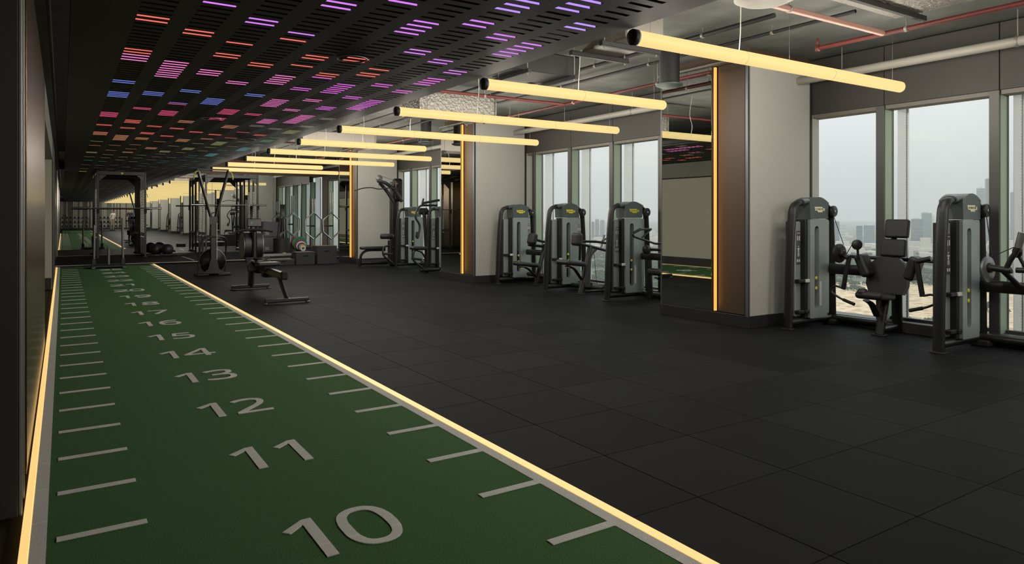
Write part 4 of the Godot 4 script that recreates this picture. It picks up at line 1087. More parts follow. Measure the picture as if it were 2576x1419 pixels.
func far_end() -> void:
	# sled on the turf
	var t := thing("push_sled", "black push sled with three steel posts at the end of the turf", "sled", Vector3(0.87, 0.015, -18.25))
	part("skid_plate", MB.new().box(Vector3(0, 0.05, 0), Vector3(0.70, 0.06, 0.55), 0.012).done(), M.frame_black, t)
	for s in [-1.0, 1.0]:
		part("runner", MB.new().box(Vector3(0.30 * s, 0.02, 0), Vector3(0.08, 0.04, 0.62), 0.012).done(), M.steel_grey, t)
		part("post", oval([Vector3(0.285 * s, 0.05, 0.1), Vector3(0.275 * s, 0.97, 0.1)], 0.025), M.steel_grey, t)
		part("post_socket", MB.new().box(Vector3(0.285 * s, 0.14, 0.1), Vector3(0.08, 0.14, 0.08), 0.008).done(), M.frame_black, t)
	part("weight_post", oval([Vector3(0.0, 0.05, 0.1), Vector3(0.0, 0.46, 0.1)], 0.028), M.steel_grey, t)
	rack("black squat rack standing behind the push sled", Vector3(1.355, STEP_Y, -21.7), 0.565, 1.31)
	rack("black squat rack standing behind the ski machine", Vector3(4.20, STEP_Y, -21.7), 0.72, 1.42)
	var bl := MB.new().lathe(arc_profile(0.165, 14), Vector3.ZERO, Basis.IDENTITY, 24).done()
	tag(part("slam_ball", bl, M.upholstery, null, Vector3(2.27, STEP_Y + 0.165, -22.55)), "black ball half behind the other beside the rack", "ball", "black balls on the rope mat")
	tag(part("slam_ball", bl, M.upholstery, null, Vector3(2.54, STEP_Y + 0.165, -22.27)), "black ball in front beside the rack", "ball", "black balls on the rope mat")
	var rp := thing("battle_rope", "thick dark battle rope laid out on the floor beside the rack", "rope", Vector3(2.5, STEP_Y, -21.95))
	for k in 3:
		var pts := []
		for j in 25: pts.append(Vector3(-0.5 + j * 0.042, 0.022, -0.12 + 0.10 * k + 0.01 * sin(j * 0.9)))
		var strand := part("rope_strand", MB.new().tube(pts, 0.02, 8).done(), M.black_rubber, rp)
		var tw := MB.new()
		for j in 20: tw.disc(Vector3(-0.48 + j * 0.05, 0.024, -0.12 + 0.10 * k), Vector3(1, 0, 0.7), 0.023, 0.009, 0.004, 8)
		part("twist", tw.done(), M.steel_grey, strand).set_meta("kind", "stuff")
	# boxes
	plyo("low black box with pale top lying beside the rowing machine", Vector3(4.46, 0, -17.25), Vector3(0.55, 0.13, 0.45))
	plyo("knee high black box between the low box and the taller box", Vector3(4.97, 0, -17.15), Vector3(0.46, 0.30, 0.40))
	plyo("taller black box standing closest to the far column", Vector3(5.50, 0, -17.15), Vector3(0.50, 0.44, 0.42))
	plyo("small black box lying behind the rowing machine", Vector3(3.82, 0, -17.0), Vector3(0.30, 0.11, 0.30))
	var sp := thing("step_platform", "wide grey step platform behind the low black box", "platform", Vector3(4.65, 0, -18.2), 0.0)
	part("deck", MB.new().box(Vector3(0, 0.19, 0), Vector3(1.0, 0.05, 0.5), 0.01).done(), M.steel_grey, sp)
	for s in [-1.0, 1.0]: part("riser", MB.new().box(Vector3(0.42 * s, 0.083, 0), Vector3(0.12, 0.165, 0.44), 0.01).done(), M.black_paint, sp)
	# grey foam blocks stacked by the rack
	for k in 2:
		var fb := thing("foam_block", ["lower grey foam block marked with white numbers", "upper grey foam block marked with white numbers"][k], "foam block", Vector3(5.47, STEP_Y + 0.475 * k, -22.55), 0.1, "stacked foam blocks")
		part("block", MB.new().box(Vector3(0, 0.236, 0), Vector3(0.55, 0.47, 0.45), 0.02).done(), M.foam_grey, fb)
		text("30", 0.09, M.white_plastic, fb, Vector3(-0.15, 0.12, 0.227), Basis.IDENTITY, "lettering", 0.002)
	# bin of long bars
	var bn := thing("bar_bin", "round black bin holding upright bars near the end mirror", "bin", Vector3(5.50, STEP_Y, -21.2))
	part("drum", MB.new().lathe([Vector2(0, 0), Vector2(0.24, 0), Vector2(0.24, 0.47), Vector2(0.225, 0.47), Vector2(0.225, 0.02), Vector2(0, 0.02)], Vector3.ZERO, Basis.IDENTITY, 28).done(), M.black_paint, bn)
	for k in 7:
		var a := TAU * k / 7.0
		var br := thing("long_bar", "slim dark bar leaning in the round black bin, " + ["right end", "front right", "front", "front left", "left end", "back left", "back right"][k], "bar", Vector3(5.50, STEP_Y + 0.02, -21.2), 0.0, "bars in the round bin")
		part("shaft", oval([Vector3(cos(a) * 0.19, 0.01, sin(a) * 0.19), Vector3(cos(a) * 0.05 + 0.03, 1.42, sin(a) * 0.05)], 0.012, -1, Vector3.ZERO, 0, 8), M.frame_black, br)
		part("end_sleeve", oval([Vector3(cos(a) * 0.057 + 0.03, 1.34, sin(a) * 0.057), Vector3(cos(a) * 0.05 + 0.03, 1.46, sin(a) * 0.05)], 0.018, -1, Vector3.ZERO, 0, 8), M.black_rubber, br)
	var cn := thing("marker_cone", "small yellow marker cone before the round bin", "cone", Vector3(5.46, STEP_Y, -20.75))
	part("cone", MB.new().lathe([Vector2(0.10, 0), Vector2(0.095, 0.012), Vector2(0.035, 0.06), Vector2(0.0, 0.062)], Vector3.ZERO, Basis.IDENTITY, 20).done(), M.yellow, cn)
	# bumper plates on a low stand
	var ps := thing("plate_stand", "low black stand carrying coloured weight plates", "plate stand", Vector3(6.16, STEP_Y, -21.55), 0.0)
	part("cradle", MB.new().box(Vector3(0.0, 0.04, 0), Vector3(0.34, 0.05, 0.9), 0.01).done(), M.frame_black, ps)
	var cols := ["plate_red", "plate_red", "plate_blue", "plate_yellow", "plate_green", "plate_red", "white_plastic", "plate_blue", "plate_yellow", "white_plastic"]
	var names := ["big red", "second big red", "big blue", "big yellow", "big green", "small red", "small white", "small blue", "little yellow", "smallest white"]
	for k in 10:
		var big := k < 5
		var r: float = 0.215 if big else 0.17 - 0.022 * (k - 5)
		var x: float = -0.25 + 0.064 * k if big else 0.072 + 0.064 * (k - 5)
		var pl := thing("weight_plate", names[k] + " weight plate standing in the row by the end mirror", "weight plate", Vector3(6.16, STEP_Y + 0.065 + r, -21.62 + x), 0.0, "coloured weight plates")
		var ax := Vector3(0, 0, 1)
		part("disc", MB.new().lathe([Vector2(0.026, -0.027), Vector2(r * 0.35, -0.027), Vector2(r * 0.38, -0.02), Vector2(r * 0.8, -0.02), Vector2(r * 0.84, -0.028), Vector2(r - 0.006, -0.028), Vector2(r, -0.022), Vector2(r, 0.022), Vector2(r - 0.006, 0.028), Vector2(r * 0.84, 0.028), Vector2(r * 0.8, 0.02), Vector2(r * 0.38, 0.02), Vector2(r * 0.35, 0.027), Vector2(0.026, 0.027), Vector2(0.026, -0.027)], Vector3.ZERO, MB.along(ax), 32).done(), M[cols[k]], pl)
		part("hub_ring", MB.new().lathe([Vector2(0.024, -0.03), Vector2(0.04, -0.03), Vector2(0.04, 0.03), Vector2(0.024, 0.03), Vector2(0.024, -0.03)], Vector3.ZERO, MB.along(ax), 16).done(), M.chrome, pl)
	# hexagonal trap bars standing on end before the windows
	for k in 2:
		var tb := thing("trap_bar", ["chrome hexagonal bar standing on end, nearer the plates", "chrome hexagonal bar standing on end, nearer the far column"][k], "trap bar", Vector3(6.45 + 0.50 * k, STEP_Y, -21.15 + 0.15 * k), -0.25, "hexagonal bars by the window")
		var hx := []
		for p in [[0.0, 0.42], [0.24, 0.64], [0.24, 1.02], [0.0, 1.24], [-0.24, 1.02], [-0.24, 0.64], [0.0, 0.42]]: hx.append(Vector3(p[0], p[1], 0))
		for z in [0.0, -0.10]:
			var off := []
			for p in hx: off.append(p + Vector3(0.0, 0, z))
			part("hex_frame", MB.new().tube(off, 0.021, 8).done(), M.chrome, tb)
		for s in [-1.0, 1.0]:
			part("sleeve", oval([Vector3(0.035 * s, 1.22, -0.05), Vector3(0.035 * s, 1.66 + 0.2 * k, -0.05)], 0.022), M.chrome, tb)
			part("sleeve", oval([Vector3(0.035 * s, 0.0, -0.05), Vector3(0.035 * s, 0.44, -0.05)], 0.022), M.chrome, tb)
		part("grip", oval([Vector3(-0.24, 0.83, 0), Vector3(0.05, 0.83, 0)], 0.013), M.frame_black, tb)
		part("grip_sleeve", oval([Vector3(-0.12, 0.83, 0), Vector3(0.05, 0.83, 0)], 0.024), M.black_rubber, tb)
	var bt := thing("bar_stand", "black upright stand holding bars beside the far column", "stand", Vector3(6.9, 0, -19.4))
	part("box", MB.new().box(Vector3(0, 0.35, 0), Vector3(0.3, 0.7, 0.3), 0.01).done(), M.black_paint, bt)
	part("back_plate", MB.new().box(Vector3(0, 0.85, -0.12), Vector3(0.28, 0.5, 0.04), 0.01).done(), M.frame_black, bt)
	for k in 2: part("peg", oval([Vector3(-0.1, 0.98 - 0.2 * k, -0.1), Vector3(-0.1, 0.98 - 0.2 * k, 0.12)], 0.03), M.frame_black, bt)
	part("hook_rod", oval([Vector3(0.0, 0.7, 0.0), Vector3(0.0, 1.25, 0.0), Vector3(-0.08, 1.35, 0.0), Vector3(-0.08, 1.72, 0.0)], 0.015, -1, Vector3.ZERO, 0.05), M.chrome, bt)

func arc_profile(r: float, n: int) -> Array:
	var o := []
	for k in n + 1:
		var a := -PI / 2 + PI * k / n
		o.append(Vector2(maxf(0.0, cos(a) * r), sin(a) * r))
	return o

func hung_pipe(called: String, label: String, pts: Array, r: float, m: Material, b := 0.0) -> Node3D:
	var t := thing(called, label, "pipe", Vector3(pts[0].x, CEIL_Y, pts[0].z), 0.0, "pipes under the ceiling")
	var loc := pts.map(func(p): return p - t.position)
	part("run", MB.new().tube(bend(loc, b) if b > 0 else loc, r, 12).done(), m, t)
	for i in loc.size() - 1:
		var a: Vector3 = loc[i]
		var e: Vector3 = loc[i + 1]
		var n := maxi(1, int(a.distance_to(e) / 1.6))
		for k in n:
			var p := a.lerp(e, (k + 0.5) / n)
			if p.y < -0.03: part("hanger", MB.new().cyl(p, Vector3(p.x, 0, p.z), 0.005, 6).disc(p, (e - a), r + 0.006, 0.012, 0.002, 12).done(), M.galvanised, t)
	return t

func duct(label: String, c: Vector3, s: Vector3, m: Material, straps: Array, flange := false) -> void:
	var t := thing("air_duct", label, "duct", Vector3(c.x, CEIL_Y, c.z), 0.0, "ducts under the ceiling")
	part("casing", MB.new().box(Vector3(0, c.y - CEIL_Y, 0), s, 0.012).done(), m, t)
	var up := -0.002
	var y := c.y - s.y * 0.5 - CEIL_Y
	for x in straps:
		var z: bool = s.z > s.x
		part("strut", MB.new().box(Vector3(0 if z else x, y - 0.022, x if z else 0.0), Vector3(s.x + 0.24 if z else 0.042, 0.042, 0.042 if z else s.z + 0.24), 0.004).done(), M.black_paint, t)
		for q in [-1.0, 1.0]:
			var p := Vector3(q * (s.x * 0.5 + 0.08) if z else x, 0, x if z else q * (s.z * 0.5 + 0.08))
			part("drop_rod", MB.new().cyl(Vector3(p.x, y - 0.06, p.z), Vector3(p.x, up, p.z), 0.005, 6).done(), M.galvanised, t)
	if flange:
		for q in [-1.0, 1.0]:
			part("flange", MB.new().box(Vector3(q * s.x * 0.5, c.y - CEIL_Y, 0), Vector3(0.02, s.y + 0.05, s.z + 0.05), 0.004).done(), m, t)

func services() -> void:
	# sprinkler pipes: a red run by the windows in each bay with a branch towards the slotted ceiling
	for k in range(-1, 4):
		var z := -3.24 - 5.86 * k + (1.38 if k == 1 else 0.0)
		if z < END_Z + 1.0: continue
		var nm: String = ["behind the photographer", "nearest the camera", "in the second bay", "in the third bay", "in the farthest bay"][k + 1]
		var r := hung_pipe("sprinkler_pipe", "red sprinkler pipe along the windows, " + nm, [Vector3(5.86, 2.75, z - (0.62 if k < 1 else 2.2)), Vector3(5.86, 2.75, minf(z + 2.6, 4.0 if k < 0 else z + 2.6))], 0.02, M.red_pipe)
		part("sprinkler_head", MB.new().disc(Vector3(0, -0.25, 0.0), Vector3.UP, 0.022, 0.03).disc(Vector3(0, -0.19, 0), Vector3.UP, 0.014, 0.03).done(), M.red_pipe, r)
		if k == 0: text("SPR →", 0.022, M.white_cable, r, Vector3(0.0, -0.262, 1.75), Basis(Vector3(0, 0, -1), Vector3(-0.7, 0.7, 0).normalized(), Vector3(-0.7, -0.7, 0).normalized()), "lettering", 0.001)
		hung_pipe("branch_pipe", ("pale pink" if k == 0 else "red") + " branch pipe crossing the ceiling, " + nm, [Vector3(3.3, 2.75, z), Vector3(5.836, 2.75, z)], 0.02 if k else 0.024, M.pink_pipe if k == 0 else M.red_pipe)
	# services along the room
	hung_pipe("drain_pipe", "pale pipe along the top of the window wall", [Vector3(6.98, 2.72, 29.0), Vector3(6.98, 2.72, -23.0)], 0.045, M.pale_pipe)
	hung_pipe("black_conduit", "pair of black conduits under the ceiling, outer one", [Vector3(5.62, 2.93, -3.35), Vector3(5.55, 2.93, -23.0)], 0.016, M.black_paint)
	hung_pipe("black_conduit", "pair of black conduits under the ceiling, inner one", [Vector3(5.15, 2.93, -3.8), Vector3(5.15, 2.93, -23.0)], 0.022, M.black_paint)
	hung_pipe("black_conduit", "thin black conduit nearest the slotted ceiling", [Vector3(4.72, 2.94, -5.3), Vector3(4.72, 2.94, -23.0)], 0.014, M.black_paint)
	duct("foil wrapped duct above the nearest tube pendant", Vector3(5.15, 2.915, -2.45), Vector3(1.34, 0.15, 1.35), M.foil, [-0.5, 0.3], false)
	duct("foil wrapped duct behind the second tube pendant", Vector3(4.45, 2.70, -8.45), Vector3(1.15, 0.28, 0.5), M.foil, [-0.5, 0.45], true)
	duct("boxed metal duct above the second tube pendant", Vector3(4.0, 2.76, -4.55), Vector3(0.42, 0.26, 0.75), M.galvanised, [0.2, -0.2], false)
	duct("black duct beside the boxed metal duct", Vector3(4.25, 2.80, -6.15), Vector3(0.9, 0.22, 0.5), M.black_paint, [0.3, -0.3], false)
	duct("metal duct crossing the ceiling in the third bay", Vector3(4.7, 2.75, -13.9), Vector3(1.5, 0.26, 0.5), M.galvanised, [0.5, -0.5], true)
	for s in [["round air outlet above the nearest tube pendant", Vector3(3.86, 2.6, -2.92), 0.18, 0.30], ["round black air outlet beside the nearest column", Vector3(5.32, 2.54, -5.2), 0.125, 0.36], ["round air outlet beside the middle column", Vector3(5.76, 2.56, -11.9), 0.12, 0.34]]:
		var o := thing("air_outlet", s[0], "air outlet", Vector3(s[1].x, CEIL_Y, s[1].z), 0.0, "round air outlets")
		var y: float = s[1].y - CEIL_Y
		var r: float = s[2]
		part("drum", MB.new().lathe([Vector2(r - 0.02, 0.0), Vector2(r - 0.02, y + 0.03)], Vector3.ZERO, Basis.IDENTITY, 28).done(), M.black_paint if s[2] < 0.15 else M.galvanised, o)
		part("rim", MB.new().lathe([Vector2(r - 0.02, y + 0.05), Vector2(r + 0.015, y + 0.035), Vector2(r + 0.015, y + 0.02), Vector2(r - 0.03, y), Vector2(r * 0.6, y - 0.004), Vector2(0, y - 0.004)], Vector3.ZERO, Basis.IDENTITY, 28).done(), M.shroud_dark if s[2] < 0.15 else M.pale_pipe, o)

# far towers: x, z, width, height, facade
const TOWERS := [[1684, -1055, 16.5, 55.3, 0], [1725, -1064, 13.6, 51.9, 1], [1637, -966, 16.5, 45.5, 0], [1706, -981, 32.0, 45.8, 2], [1652, -837, 23.8, 62.6, 0], [1723, -851, 24.5, 76.5, 2], [1789, -868, 7.8, 69.8, 1], [2108, -899, 19.6, 144.7, 2], [2016, -840, 20.6, 165.5, 0], [2182, -852, 17.4, 133.8, 2], [1745, -658, 22.3, 91.5, 0], [1407, -1710, 15.1, 50.5, 0], [1421, -1701, 12.6, 58.1, 2], [1500, -1769, 15.8, 54.9, 2], [1425, -1817, 19.7, 39.1, 1], [1424, -1937, 20.6, 32.2, 1], [1378, -1967, 20.6, 29.4, 0], [1740, -1137, 17.4, 39.2, 1], [1788, -987, 30.9, 52.2, 0], [1830, -841, 26.3, 57.2, 1], [1969, -870, 30.9, 64.6, 0], [1929, -777, 19.5, 82.5, 1], [1015, -2202, 22.0, 45.9, 0], [990, -2218, 11.0, 37.7, 1]]
const GROUND := -70.0

func outside() -> void:
	var m: StandardMaterial3D
	m = mat("sand", c8(206, 184, 150), 0.95)
	tri_tex(m, noise_tex(41, 0.012, [[0.0, c8(170, 160, 150)], [0.45, c8(228, 224, 218)], [0.6, c8(255, 255, 255)], [1.0, c8(214, 206, 196)]], 1024, FastNoiseLite.TYPE_SIMPLEX_SMOOTH, 6), 0.006, 0.0, null, true)
	m = mat("scrub", c8(112, 116, 92), 0.95)
	tri_tex(m, noise_tex(43, 0.02, [[0.0, c8(120, 130, 110)], [0.5, c8(200, 200, 190)], [1.0, c8(255, 250, 236)]], 1024, FastNoiseLite.TYPE_SIMPLEX_SMOOTH, 6), 0.004, 0.0, null, true)
	mat("tree_green", c8(62, 78, 48), 0.95)
	mat("facade_0", c8(78, 92, 104), 0.4)
	mat("facade_1", c8(206, 204, 196), 0.7)
	mat("facade_2", c8(100, 122, 126), 0.4)
	mat("facade_band", c8(130, 138, 140), 0.7)
	mat("low_block", c8(206, 198, 184), 0.8)
	var g := part("city_ground", MB.new().q_flat(Vector3(-500, GROUND - 0.5, -6000), Vector3(8000, GROUND - 0.5, 4000)).done(), M.scrub)
	tag(g, "grey green plain far below the windows", "ground")
	var s := part("sand_ground", MB.new().ext(PackedVector2Array([Vector2(60, 200), Vector2(120, -60), Vector2(330, -420), Vector2(560, -450), Vector2(690, -440), Vector2(740, -400), Vector2(800, -350), Vector2(840, -270), Vector2(900, 100)]), [], 0.0, 0.4, Transform3D(Basis(Vector3.RIGHT, PI / 2), Vector3(0, GROUND + 0.2, 0))).done(), M.sand)
	tag(s, "pale sandy ground below the right hand windows", "sand")
	# towers
	for i in TOWERS.size():
		var a: Array = TOWERS[i]
		var lab: String = "hazy %s tower in the skyline, %s" % [["blue grey glass", "pale concrete", "grey green glass"][a[4]], TOWER_SPOT[i]]
		var t := thing("city_tower", lab, "building", Vector3(a[0], GROUND, a[1]), 0.35 + 0.9 * float(i % 3), "towers of the hazy skyline")
		var w: float = a[2] * 0.82
		part("body", MB.new().box(Vector3(0, a[3] * 0.5, 0), Vector3(w, a[3], w * 0.8), 0.3).done(), M["facade_%d" % a[4]], t)
		var bd := MB.new()
		for k in int(a[3] / 8.0): bd.box(Vector3(0, 4.0 + 8.0 * k, 0), Vector3(w + 0.4, 1.0, w * 0.8 + 0.4))
		part("floor_bands", bd.done(), M.facade_band, t).set_meta("kind", "stuff")
		part("roof_block", MB.new().box(Vector3(w * 0.1, a[3] + 1.5, 0), Vector3(w * 0.5, 3.0, w * 0.4), 0.2).done(), M.facade_1, t)
	var lo := MB.new()
	for k in 420:
		var px := rng.randf_range(0.0, 1.0)
		var d := rng.randf_range(1250, 2700)
		var an := lerpf(0.95, 0.25, px)
		var p := Vector3(cos(an), 0, -sin(an)) * d
		if TOWERS.any(func(q): return absf(q[0] - p.x) < 60.0 and absf(q[1] - p.z) < 60.0): continue
		var h := rng.randf_range(5, 16) * (1.8 if rng.randf() < 0.12 else 1.0)
		lo.box(p + Vector3(0, GROUND + h * 0.5, 0), Vector3(rng.randf_range(8, 30), h, rng.randf_range(8, 24)), 0.0, Basis(Vector3.UP, rng.randf() * 3.0))
	tag(part("city_blocks", lo.done(), M.low_block), "low pale city blocks spread out below the haze", "buildings", "", "stuff")
	# trees: one crown mesh many times
	var crown := MB.new()
	var cr := RandomNumberGenerator.new()
	cr.seed = 5
	for k in 34:
		var dir := Vector3(cr.randf_range(-1, 1), cr.randf_range(-0.7, 1), cr.randf_range(-1, 1)).normalized()
		var q := cr.randf_range(0.10, 0.2)
		crown.box(Vector3(0, 0.5, 0) + dir * Vector3(0.42, 0.32, 0.42) * cr.randf_range(0.5, 1.0), Vector3(q, q * 0.7, q), 0.02, Basis(dir, cr.randf() * TAU))
	crown.cyl(Vector3.ZERO, Vector3(0, 0.5, 0), 0.03, 5)
	var leaf := crown.done()
	var mm := MultiMesh.new()
	mm.transform_format = MultiMesh.TRANSFORM_3D
	mm.mesh = leaf
	var xs := []
	var fz := FastNoiseLite.new()
	fz.seed = 8
	fz.frequency = 0.006
	while xs.size() < 5200:
		var an := rng.randf_range(0.15, 1.05)
		var d := rng.randf_range(420, 1500)
		var p := Vector3(cos(an), 0, -sin(an)) * d
		var keep := fz.get_noise_2d(p.x, p.z) > (-0.05 if d > 860 or an > 0.72 else 0.30)
		if not keep: continue
		var sc := rng.randf_range(5, 10)
		xs.append(Transform3D(Basis(Vector3.UP, rng.randf() * TAU).scaled(Vector3(sc, sc * rng.randf_range(0.6, 1.0), sc)), p + Vector3(0, GROUND, 0)))
	mm.instance_count = xs.size()
	for i in xs.size(): mm.set_instance_transform(i, xs[i])
	var mi := MultiMeshInstance3D.new()
	mi.name = numbered("tree_belt")
	mi.multimesh = mm
	mi.material_override = M.tree_green
	add_child(mi)
	tag(mi, "dusty green trees scattered over the plain below", "trees", "", "stuff")
	# haze over the city
	var fv := FogVolume.new()
	fv.name = numbered("city_haze")
	fv.size = Vector3(8000, 500, 11000)
	fv.position = Vector3(4080, 150, -1500)
	var fm := FogMaterial.new()
	fm.density = 0.00026
	fm.albedo = Color(0.98, 0.99, 0.985)
	fv.material = fm
	add_child(fv)
	tag(fv, "pale haze over the city outside", "haze", "", "stuff")

const TOWER_SPOT := ["left in the widest window", "right beside the first blue one", "left of the seat back", "wide one left of the seat back", "behind the right arm pad", "tall one right of the seat back", "slim one close to the right machine", "thin tall one above the right machine", "tallest one beside the right mullion", "seen through the perforated strip", "cut by the right picture edge", "left one in the middle window", "middle one in the middle window", "right one in the middle window", "low one left in the middle window", "low one in the left window", "lowest one in the left window", "low one by the near tower machine", "behind the wide mullion", "behind the right machine", "behind the top of the right machine", "behind the right mullion", "seen past the far column", "thinnest seen past the far column"]

func behind() -> void:
	# what stands behind the photographer and shows only in the mirrors
	var wb := get_node("wall_back")
	var slat := MB.new().box(Vector3.ZERO, Vector3(0.09, 2.7, 0.06), 0.008).done()
	for k in 56:
		part("slat", slat, M[["bronze_panel", "beige_wall", "grey_wall", "pale_pipe"][rng.randi_range(0, 3)]], wb, Vector3(-0.2 + k * 0.13, 1.35, BACK_Z - 0.03))
	var t := thing("turf_mat", "second green turf area behind the photographer", "turf", Vector3(0.86, 0, 13.4))
	part("turf", MB.new().box(Vector3(0, 0.006, 0), Vector3(1.85, 0.012, 9.0)).done(), M.turf, t)
	part("border", MB.new().box(Vector3(0.96, 0.007, 0), Vector3(0.05, 0.014, 9.0)).done(), M.turf_white, t)
	# dumbbell racks
	var db: Node3D = null
	for q in 2:
		var rk := thing("dumbbell_rack", ["black dumbbell rack behind the turf, on the wall side", "black dumbbell rack behind the turf, on the window side"][q], "dumbbell rack", Vector3(0.8 + 2.3 * q, 0, 18.8))
		for s in [-1.0, 1.0]:
			part("side_frame", MB.new().box(Vector3(0.98 * s, 0.5, 0), Vector3(0.06, 1.0, 0.5), 0.01).done(), M.frame_black, rk)
		for k in 3:
			part("shelf", MB.new().box(Vector3(0, 0.25 + 0.34 * k, -0.10 + 0.10 * k), Vector3(1.96, 0.04, 0.30), 0.008).done(), M.frame_black, rk)
			for j in 7:
				var at := Vector3(0.8 + 2.3 * q - 0.81 + 0.27 * j, 0.34 + 0.34 * k, 18.8 - 0.10 + 0.10 * k)
				var lab := "round black dumbbell, %s from the wall on the %s shelf, %s rack" % [["first", "second", "third", "fourth", "fifth", "sixth", "seventh"][j], ["lowest", "middle", "top"][k], ["wall side", "window side"][q]]
				if db == null:
					db = thing("dumbbell", lab, "dumbbell", at, 0.0, "dumbbells on the racks in the mirror")
					part("handle", MB.new().cyl(Vector3(0, 0, -0.07), Vector3(0, 0, 0.07), 0.015, 8).done(), M.chrome, db)
					for s in [-1.0, 1.0]: part("head", MB.new().disc(Vector3(0, 0, 0.105 * s), Vector3.BACK, 0.07, 0.045, 0.012, 14).done(), M.black_rubber, db)
				else:
					copy(db, at, 0.0, lab)
	# more weight machines along the windows, seen in the end mirror
	var src: Node3D = get_node("chest_machine")
	for k in 6:
		copy(src, Vector3(6.82, 0, [1.75, 3.2, 4.65, 7.6, 9.05, 10.5][k]), 0.0, "black weight machine behind the photographer, %s in the mirror row" % ["first", "second", "third", "fourth", "fifth", "last"][k])
	# benches
	for k in 3:
		var b := thing("incline_bench", "black incline bench behind the photographer, " + ["closest", "second", "last"][k], "bench", Vector3(4.6 + 0.3 * k, 0, 9.0 + 2.6 * k), 0.3 * k, "incline benches in the mirror")
		part("seat", MB.new().pad(Vector3(0, 0.45, 0.3), Vector3(0.3, 0.08, 0.35), 0.03).done(), M.upholstery, b)
		part("backrest", MB.new().pad(Vector3(0, 0.78, -0.18), Vector3(0.3, 0.8, 0.08), 0.03, Basis(Vector3.RIGHT, -0.5)).done(), M.upholstery, b)
		part("frame", MB.new().tube(bend([Vector3(0, 0.05, 0.5), Vector3(0, 0.40, 0.3), Vector3(0, 0.38, 0.0), Vector3(0, 0.05, -0.5)], 0.1), 0.035, 8).done(), M.frame_black, b)
		for s in [0.5, -0.5]: part("foot_bar", MB.new().box(Vector3(0, 0.03, s), Vector3(0.5, 0.05, 0.06), 0.01).done(), M.frame_black, b)
	# the photographer's tripod, its lens at the point of view
	var tr := thing("camera_tripod", "black camera tripod standing at the point of view", "tripod", Vector3(0.12, 0.016, 0.16))
	for k in 3:
		var a := TAU * k / 3.0 + 0.5
		part("leg", oval([Vector3(cos(a) * 0.05, 1.0, sin(a) * 0.05), Vector3(cos(a) * 0.22, 0.0, sin(a) * 0.22)], 0.014), M.frame_black, tr)
	part("column", oval([Vector3(0, 0.85, 0), Vector3(0, 1.12, 0)], 0.018), M.frame_black, tr)
	part("head", MB.new().box(Vector3(0, 1.11, 0), Vector3(0.07, 0.06, 0.07), 0.01).done(), M.frame_black, tr)
	var body := part("camera_body", MB.new().box(Vector3(-0.06, 1.185, 0.02), Vector3(0.14, 0.11, 0.07), 0.012, Basis(Vector3.UP, -0.574)).done(), M.black_paint, tr)
	part("grip", MB.new().pad(Vector3(-0.01, 1.175, 0.02), Vector3(0.04, 0.09, 0.08), 0.015, Basis(Vector3.UP, -0.574)).done(), M.black_rubber, body)
	person(Vector3(5.2, 0, 26.5), 0.4, 1.74, c8(34, 36, 44), c8(30, 30, 34), "person in dark clothes standing far back, seen in the mirror", 0.0)
	person(Vector3(3.3, 0, 17.6), -0.6, 1.62, c8(206, 200, 190), c8(150, 136, 116), "person in white top and beige trousers, seen in the mirror", 0.25)

func seg_d(p: Vector3, a: Vector3, b: Vector3, ra: float, rb: float) -> float:
	var ab := b - a
	var f := clampf((p - a).dot(ab) / ab.length_squared(), 0.0, 1.0)
	return p.distance_to(a + ab * f) - lerpf(ra, rb, f)

